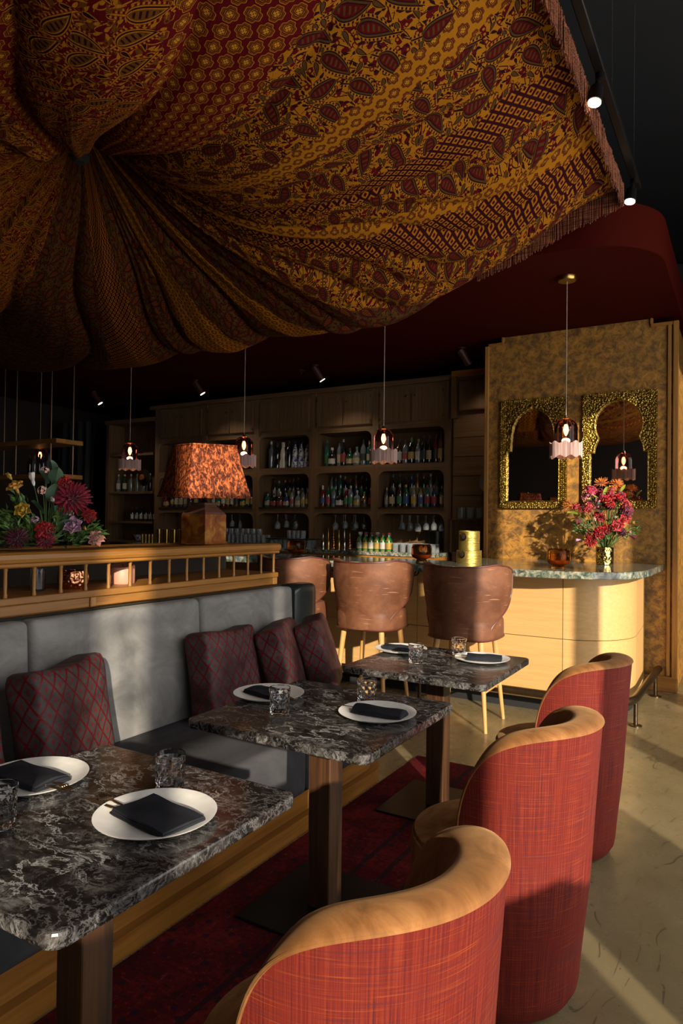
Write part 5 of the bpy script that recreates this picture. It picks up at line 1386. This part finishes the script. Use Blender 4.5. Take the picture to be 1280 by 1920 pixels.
# ================================================================== velvet lamps
def lamps():
    def make():
        o = thing('table_lamp', '', 'lamp', (0, 0, 0), group='velvet lamps on the divider')
        a = .0935
        b = MB(); rings = [(a, 0), (a, .004), (a, .175), (a*.93, .188), (.055, .222), (.050, .232)]
        b.v = []; 
        for s, z in rings: b.v += [(-s, -s, z), (s, -s, z), (s, s, z), (-s, s, z)]
        for k in range(len(rings)-1):
            for i in range(4): b.f.append((4*k+i, 4*k+(i+1) % 4, 4*k+4+(i+1) % 4, 4*k+4+i)); b.mi.append(0 if k < 2 else 1)
        b.f += [(3, 2, 1, 0), tuple(4*(len(rings)-1)+i for i in range(4))]; b.mi += [0, 1]
        b.build('body', ['tortoise', 'tortoise_dk'], o, smooth=False)
        MB().rbox(-.058, .058, -.058, .058, .232, .246, r=.003, seg=1).build('collar', 'tortoise_dk', o, smooth=False)
        MB().lathe([(.022, .246), (.024, .252), (.014, .262), (.020, .270), (.012, .280), (.010, .42)], 16).build('neck', 'bronze', o)
        s = bpy.data.objects.new('shade', None)
        m = MB(); z0, z1, w0, w1 = .282, .588, .213, .145; n = 10
        def f(u, v):
            k = u*4; i = int(k) % 4; t = k-int(k); w = w0+(w1-w0)*v; bow = 1-.02*sin(v*pi)
            c = [(-1, -1), (1, -1), (1, 1), (-1, 1)]; p, q = c[i], c[(i+1) % 4]
            x, y = p[0]+(q[0]-p[0])*t, p[1]+(q[1]-p[1])*t; rr = max(abs(x), abs(y)); l = hypot(x, y)/rr
            cut = 1-.03*max(0, l-1.3)/.11
            return (x*w*bow*cut, y*w*bow*cut, z0+(z1-z0)*v)
        m.grid(f, 64, 10, True)
        sh = m.build('shade', 'crushvel', o, rot=(radians(1.5), radians(2.2), radians(-21)), angle=30)
        sol = sh.modifiers.new('thick', 'SOLIDIFY'); sol.thickness = .004
        for v in (0, 1): MB().tube([f(i/64, v) for i in range(64)]+[f(0, v)], .005, 6).build('trim', 'crushvel', sh)
        MB().tube([f(.2501, v/6) for v in range(7)], .0018, 5).build('seam', 'crushvel', sh)
        MB().lathe([(.004, .588), (.007, .60), (.002, .612)], 8).build('finial', 'bronze', o)
        l = bpy.data.lights.new('lamp_glow', 'POINT'); l.energy = .0; 
        bpy.data.lights.remove(l)
        return o
    o = make(); o.location = (-2.82, 3.13, 1.3265); o['label'] = 'crushed orange velvet lamp on a tortoise base at the bar end of the divider'
    copy_tree(o, None, (-2.82, 1.35, 1.3265), None, 'second orange velvet lamp further along the divider beyond the flowers')
lamps()
# ================================================================== flowers
def petal(L, Wd, cup=.3, curl=.2, tip=1.0, nu=4, nv=5):
    def f(u, v):
        a = u*2-1; w = Wd*sin(pi*min(1, v*.86+.10))**.7 if tip else Wd
        return (a*w/2, v*L, cup*Wd*(a*a)*.6-curl*L*v*v)
    return f, nu, nv
def flower(kind):
    m = MB(); rr = random.Random(hash(kind) % 1000 if False else sum(map(ord, kind)))
    def ring(n, L, Wd, elev, off=0, r0=.004, cup=.4, curl=.2, z=0, jit=.12):
        for i in range(n):
            a = off+2*pi*i/n+rr.uniform(-jit, jit)*.5; e = elev+rr.uniform(-jit, jit)
            f, nu, nv = petal(L*rr.uniform(.9, 1.08), Wd, cup, curl)
            mt = Matrix.Translation((0, 0, z)) @ Matrix.Rotation(a, 4, 'Z') @ Matrix.Translation((0, r0, 0)) @ Matrix.Rotation(e, 4, 'X')
            m.grid(lambda u, v: mt @ Vector(f(u, v)), nu, nv)
    if kind == 'dahlia':        # spiky, layered
        for k, (n, L, e) in enumerate(((18, .062, .0), (17, .060, .22), (15, .055, .48), (12, .047, .78), (9, .037, 1.08), (6, .026, 1.35))): ring(n, L, .0125, e, k*.3, .003, .9, .06)
    elif kind == 'spider':
        for k, (n, L, e) in enumerate(((20, .05, -.1), (18, .048, .3), (14, .042, .7), (9, .034, 1.1))): ring(n, L, .0055, e, k*.2, .002, .5, -.15, jit=.2)
    elif kind == 'rose':
        for k, (n, L, W_, e) in enumerate(((6, .036, .036, .55), (5, .033, .034, .9), (5, .030, .030, 1.15), (4, .027, .024, 1.35), (3, .025, .017, 1.5))): ring(n, L, W_, e, k*.5, .008-.0015*k, .5, .12 if k < 2 else -.15)
    elif kind == 'carnation':
        for k, (n, L, W_, e) in enumerate(((9, .033, .024, .15), (8, .031, .023, .5), (7, .028, .02, .85), (6, .024, .018, 1.2))): ring(n, L, W_, e, k*.4, .004, .9, .2, jit=.3)
    elif kind == 'bud':
        ring(5, .034, .022, 1.30, 0, .006, .6, -.12); ring(4, .030, .018, 1.42, .6, .004, .6, -.1)
    elif kind == 'cluster':     # hydrangea-like heads
        for i in range(16):
            d = Vector((rr.uniform(-1, 1), rr.uniform(-1, 1), rr.uniform(-.2, 1))).normalized()*.030
            q = d.to_track_quat('Z', 'Y').to_matrix().to_4x4()
            for k in range(4):
                f, nu, nv = petal(.014, .012, .3, .1, nu=2, nv=2)
                mt = Matrix.Translation(d) @ q @ Matrix.Rotation(k*pi/2, 4, 'Z') @ Matrix.Rotation(.2, 4, 'X')
                m.grid(lambda u, v: mt @ Vector(f(u, v)), nu, nv)
    m.lathe([(.003, -.02), (.007, -.008), (.006, .002), (.001, .006)], 7)
    return m
_fl = {}
def fmesh(kind, col):
    k = (kind, col)
    if k not in _fl: _fl[k] = flower(kind).mesh('%s_%s' % (kind, col), 'pet_'+col)
    return _fl[k]
def leaf_mesh(nm, L, Wd, mat):
    m = MB(); m.grid(lambda u, v: ((u*2-1)*Wd/2*sin(pi*min(1, v*.93+.05))**.75, v*L, .22*Wd*abs(u*2-1)-.18*L*v*v), 4, 7); return m.mesh(nm, mat)
def orient(d, roll=0):
    return (Vector(d).normalized().to_track_quat('Z', 'Y').to_matrix().to_4x4() @ Matrix.Rotation(roll, 4, 'Z')).to_euler()
def bouquet(o, base, heads, big, foliage, seed):
    rr = random.Random(seed); base = Vector(base)
    st = MB()
    for kind, col, p, d, sc in heads:
        p = Vector(p)
        inst('flower', fmesh(kind, col), o, loc=p, rot=orient(d, rr.uniform(0, 6)), sc=sc)
        q = p-Vector(d).normalized()*.018*sc; mid = (q+base)/2+Vector((0, 0, .02))
        st.tube([q, mid*.5+q*.5, mid, base], .0022, 5)
    for me, p, d, sc, rl in big:
        inst('leaf', me, o, loc=p, rot=(Vector(d).normalized().to_track_quat('Y', 'Z').to_matrix().to_4x4() @ Matrix.Rotation(rl, 4, 'Y')).to_euler(), sc=sc)
        st.tube([p, (Vector(p)+base)/2+Vector((0, 0, .015)), base], .0018, 5)
    f = MB(); L, Wd = .034, .016
    for c, d, n, spread, ln in foliage:
        c = Vector(c); d = Vector(d).normalized()
        for i in range(n):
            t = rr.random(); p = c+d*(t*ln)+Vector((rr.uniform(-1, 1), rr.uniform(-1, 1), rr.uniform(-1, 1)))*spread
            dd = (d+Vector((rr.uniform(-1, 1), rr.uniform(-1, 1), rr.uniform(-.7, 1)))*.9).normalized(); s = rr.uniform(.7, 1.3)
            mt = Matrix.Translation(p) @ dd.to_track_quat('Y', 'Z').to_matrix().to_4x4() @ Matrix.Rotation(rr.uniform(-1, 1), 4, 'Y')
            f.add([mt @ Vector(q) for q in ((0, 0, 0), (-Wd*.5*s, L*.45*s, .003), (0, L*.5*s, -.002), (Wd*.5*s, L*.45*s, .003), (0, L*s, -.004))], [(0, 2, 1), (0, 3, 2), (1, 2, 4), (2, 3, 4)])
        st.tube([c, c+d*ln], .0016, 5)
    f.build('foliage', 'leaf', o, kind='stuff'); st.build('stems', 'stem', o, kind='stuff')

def flowers():
    euc = leaf_mesh('eucalyptus_leaf', .075, .062, 'leaf_dk'); lime = leaf_mesh('lime_leaf', .085, .038, 'leaf_lime'); grn = leaf_mesh('green_leaf', .07, .032, 'leaf')
    # ---- vase on the bar (local frame: x right, y away from the camera side, z up; base at the counter)
    v = thing('flower_vase', 'hammered gold vase of red and rust flowers on the granite bar end', 'vase', (-1.045, 6.22, 1.1255))
    MB().lathe([(.066, 0), (.072, .004), (.073, .15), (.069, .152), (.067, .148), (.066, .012), (.002, .01)], 40).build('pot', 'goldham', v)
    rr = random.Random(5); heads = []
    def H(kind, col, x, z, y=-.04, sc=1.0, d=None):
        heads.append((kind, col, (x, y, z), d or (x*1.3, -.55+y, .35+(z-.40)*1.6), sc))
    H('spider', 'rust', -.03, .70, .0, 1.3); H('spider', 'rust', .09, .69, .03, 1.2); H('spider', 'rust', -.30, .51, .0, 1.35, (-.6, -.5, .3)); H('spider', 'ochre', .05, .63, -.04, 1.1)
    H('rose', 'coral', -.22, .49, -.06, 1.0); H('rose', 'coral', .12, .335, -.14, 1.5, (.2, -1, .15)); H('rose', 'coral', .17, .385, -.10, 1.3); H('rose', 'scarlet', .13, .565, -.08, 1.2); H('rose', 'scarlet', .05, .545, -.12, 1.3)
    H('carnation', 'scarlet', -.02, .275, -.15, 1.5, (-.1, -1, .2)); H('dahlia', 'scarlet', -.09, .205, -.12, 1.0, (-.4, -1, .0)); H('carnation', 'scarlet', .03, .30, -.14, 1.3, (.1, -1, .3))
    for k in range(24): H('cluster', rr.choice(['crimson', 'crimson', 'wine', 'pink']), rr.uniform(-.17, .20), rr.uniform(.42, .64), rr.uniform(-.10, .08), rr.uniform(.95, 1.35))
    for k in range(14): H('carnation', rr.choice(['crimson', 'wine', 'scarlet', 'coral']), rr.uniform(-.15, .18), rr.uniform(.36, .62), rr.uniform(-.12, .02), rr.uniform(.9, 1.2))
    H('cluster', 'wine', -.21, .36, -.05, 1.0); H('bud', 'lilac', -.20, .21, -.06, 1.1, (-.8, -.6, -.1)); H('bud', 'wine', .22, .25, -.06, 1.4, (.8, -.3, -.3)); H('carnation', 'wine', .15, .28, -.1, 1.1)
    H('bud', 'yellow', .22, .36, -.05, 1.1, (.7, -.6, .1)); H('bud', 'ochre', .02, .42, -.12, 1.0); H('bud', 'blush', -.06, .385, -.13, 1.1); H('bud', 'white', .10, .40, -.12, .9); H('cluster', 'crimson', -.13, .28, -.08, .9); H('bud', 'blush', .20, .28, -.08, 1.0, (.7, -.6, .2))
    big = [(lime, (-.20, -.04, .42), (-1, -.4, .45), 1.3, .3), (lime, (.01, -.08, .58), (.15, -.3, 1), 1.1, .4), (lime, (-.04, -.08, .54), (-.3, -.4, .6), .9, .2), (lime, (.13, -.02, .62), (.4, -.2, .8), .9, -.3)]
    for k in range(24): big.append((euc if k % 2 else grn, (rr.uniform(-.16, .2), rr.uniform(-.12, .02), rr.uniform(.28, .58)), (rr.uniform(-1, 1), -.6, rr.uniform(-.2, .8)), rr.uniform(.5, .8), rr.uniform(-.6, .6)))
    big += [(euc, (.22, -.03, .36), (1, -.3, .25), .8, .2), (euc, (.24, -.03, .33), (1, -.2, -.2), .6, -.2)]
    fol = [((-.06, -.06, .22), (-.5, -.3, .6), 70, .05, .16), ((.06, -.07, .18), (.1, -.3, .8), 60, .045, .14), ((-.12, -.03, .26), (-1, -.3, .5), 50, .03, .14), ((.14, -.03, .24), (.8, -.2, .5), 45, .035, .14), ((0, 0, .3), (0, -.1, 1), 60, .10, .25)]
    bouquet(v, (0, 0, .10), heads, big, fol, 21)
    # ---- loose arrangement lying along the divider; local x axis = along the divider (+ toward the bar)
    a = thing('floral_arrangement', 'loose arrangement of dahlias, roses and eucalyptus lying on the oak divider', 'flowers', (-2.78, 2.02, 1.336))
    R_ = radians(42)      # picture-right direction in plan from the seating side
    def W(x, z, dep=0.0):   # x along the view's right, dep away from the seats
        x = .54*x+.03
        ex, ey = cos(R_), sin(R_); return Vector((x*ex-dep*ey*.8, x*ey+dep*ex*.6+x*.25, z*.88))
    hs = []
    def G(kind, col, x, z, dep=0, sc=1.0, d=(.45, -.6, .35)): hs.append((kind, col, W(x, z, dep), d, sc*.80))
    G('dahlia', 'crimson', .115, .255, .0, 1.75, (.7, -.6, .35)); G('carnation', 'scarlet', .06, .335, .03, 1.4)
    G('carnation', 'scarlet', .235, .165, .0, 1.2, (.9, -.5, .2)); G('rose', 'lilac', .13, .105, -.03, 1.5); G('carnation', 'blush', .285, .045, -.03, 1.35, (.8, -.6, .2))
    G('carnation', 'scarlet', -.06, .085, -.05, 1.6); G('dahlia', 'wine', -.24, .045, -.05, 1.1); G('dahlia', 'crimson', -.05, .035, -.06, .9)
    G('rose', 'yellow', -.205, .185, -.02, 1.3); G('rose', 'ochre', -.255, .30, .0, 1.35, (.1, -.5, .8)); G('bud', 'yellow', -.30, .36, .02, 1.2); G('bud', 'yellow', .21, .095, -.02, .8)
    G('bud', 'white', -.15, .345, .0, 1.5, (0, -.3, 1)); G('bud', 'white', -.01, .24, -.02, 1.1); G('cluster', 'blush', -.085, .295, .0, .8); G('cluster', 'blush', -.075, .40, .02, .7); G('cluster', 'lilac', -.13, .14, -.02, .7); G('cluster', 'blush', .10, .18, -.01, .7)
    bg = []
    for x, z, dx, dz, s in ((.0, .36, .3, .9, 1.1), (-.01, .26, .25, .9, 1.25), (.0, .15, .2, .8, 1.2), (-.06, .36, -.2, .9, .9), (-.02, .42, .1, 1, .8), (.04, .10, .5, .5, 1.1), (-.09, .20, -.3, .8, 1.0), (.05, .17, .7, .4, .9)):
        bg.append((euc, W(x, z-.03, .01), (dx*.7, dx*.5-.2, dz), s, rr.uniform(-.4, .4)))
    for k in range(14): bg.append((grn, W(rr.uniform(-.42, .22), rr.uniform(.03, .22), rr.uniform(-.03, .03)), (rr.uniform(-1, 1), rr.uniform(-1, .2), rr.uniform(0, .8)), rr.uniform(.6, .9), rr.uniform(-.6, .6)))
    fl = []
    for x, z, dx, dz, n, ln in ((-.20, .02, -1, .35, 130, .30), (-.15, .04, -.9, .75, 110, .24), (-.12, .06, -.4, 1, 80, .2), (.10, .03, .6, .25, 90, .14), (.12, .02, .6, .6, 60, .12), (-.05, .02, .2, .6, 100, .14), (-.3, .03, -1, .1, 110, .25), (-.1, .02, -.3, .3, 90, .2)):
        q = Vector((dx*cos(R_), dx*sin(R_)+dx*.25, dz)); fl.append((W(x, z), q, n, .030, ln))
    bouquet(a, (0, 0, .01), hs, bg, fl, 9)
flowers()
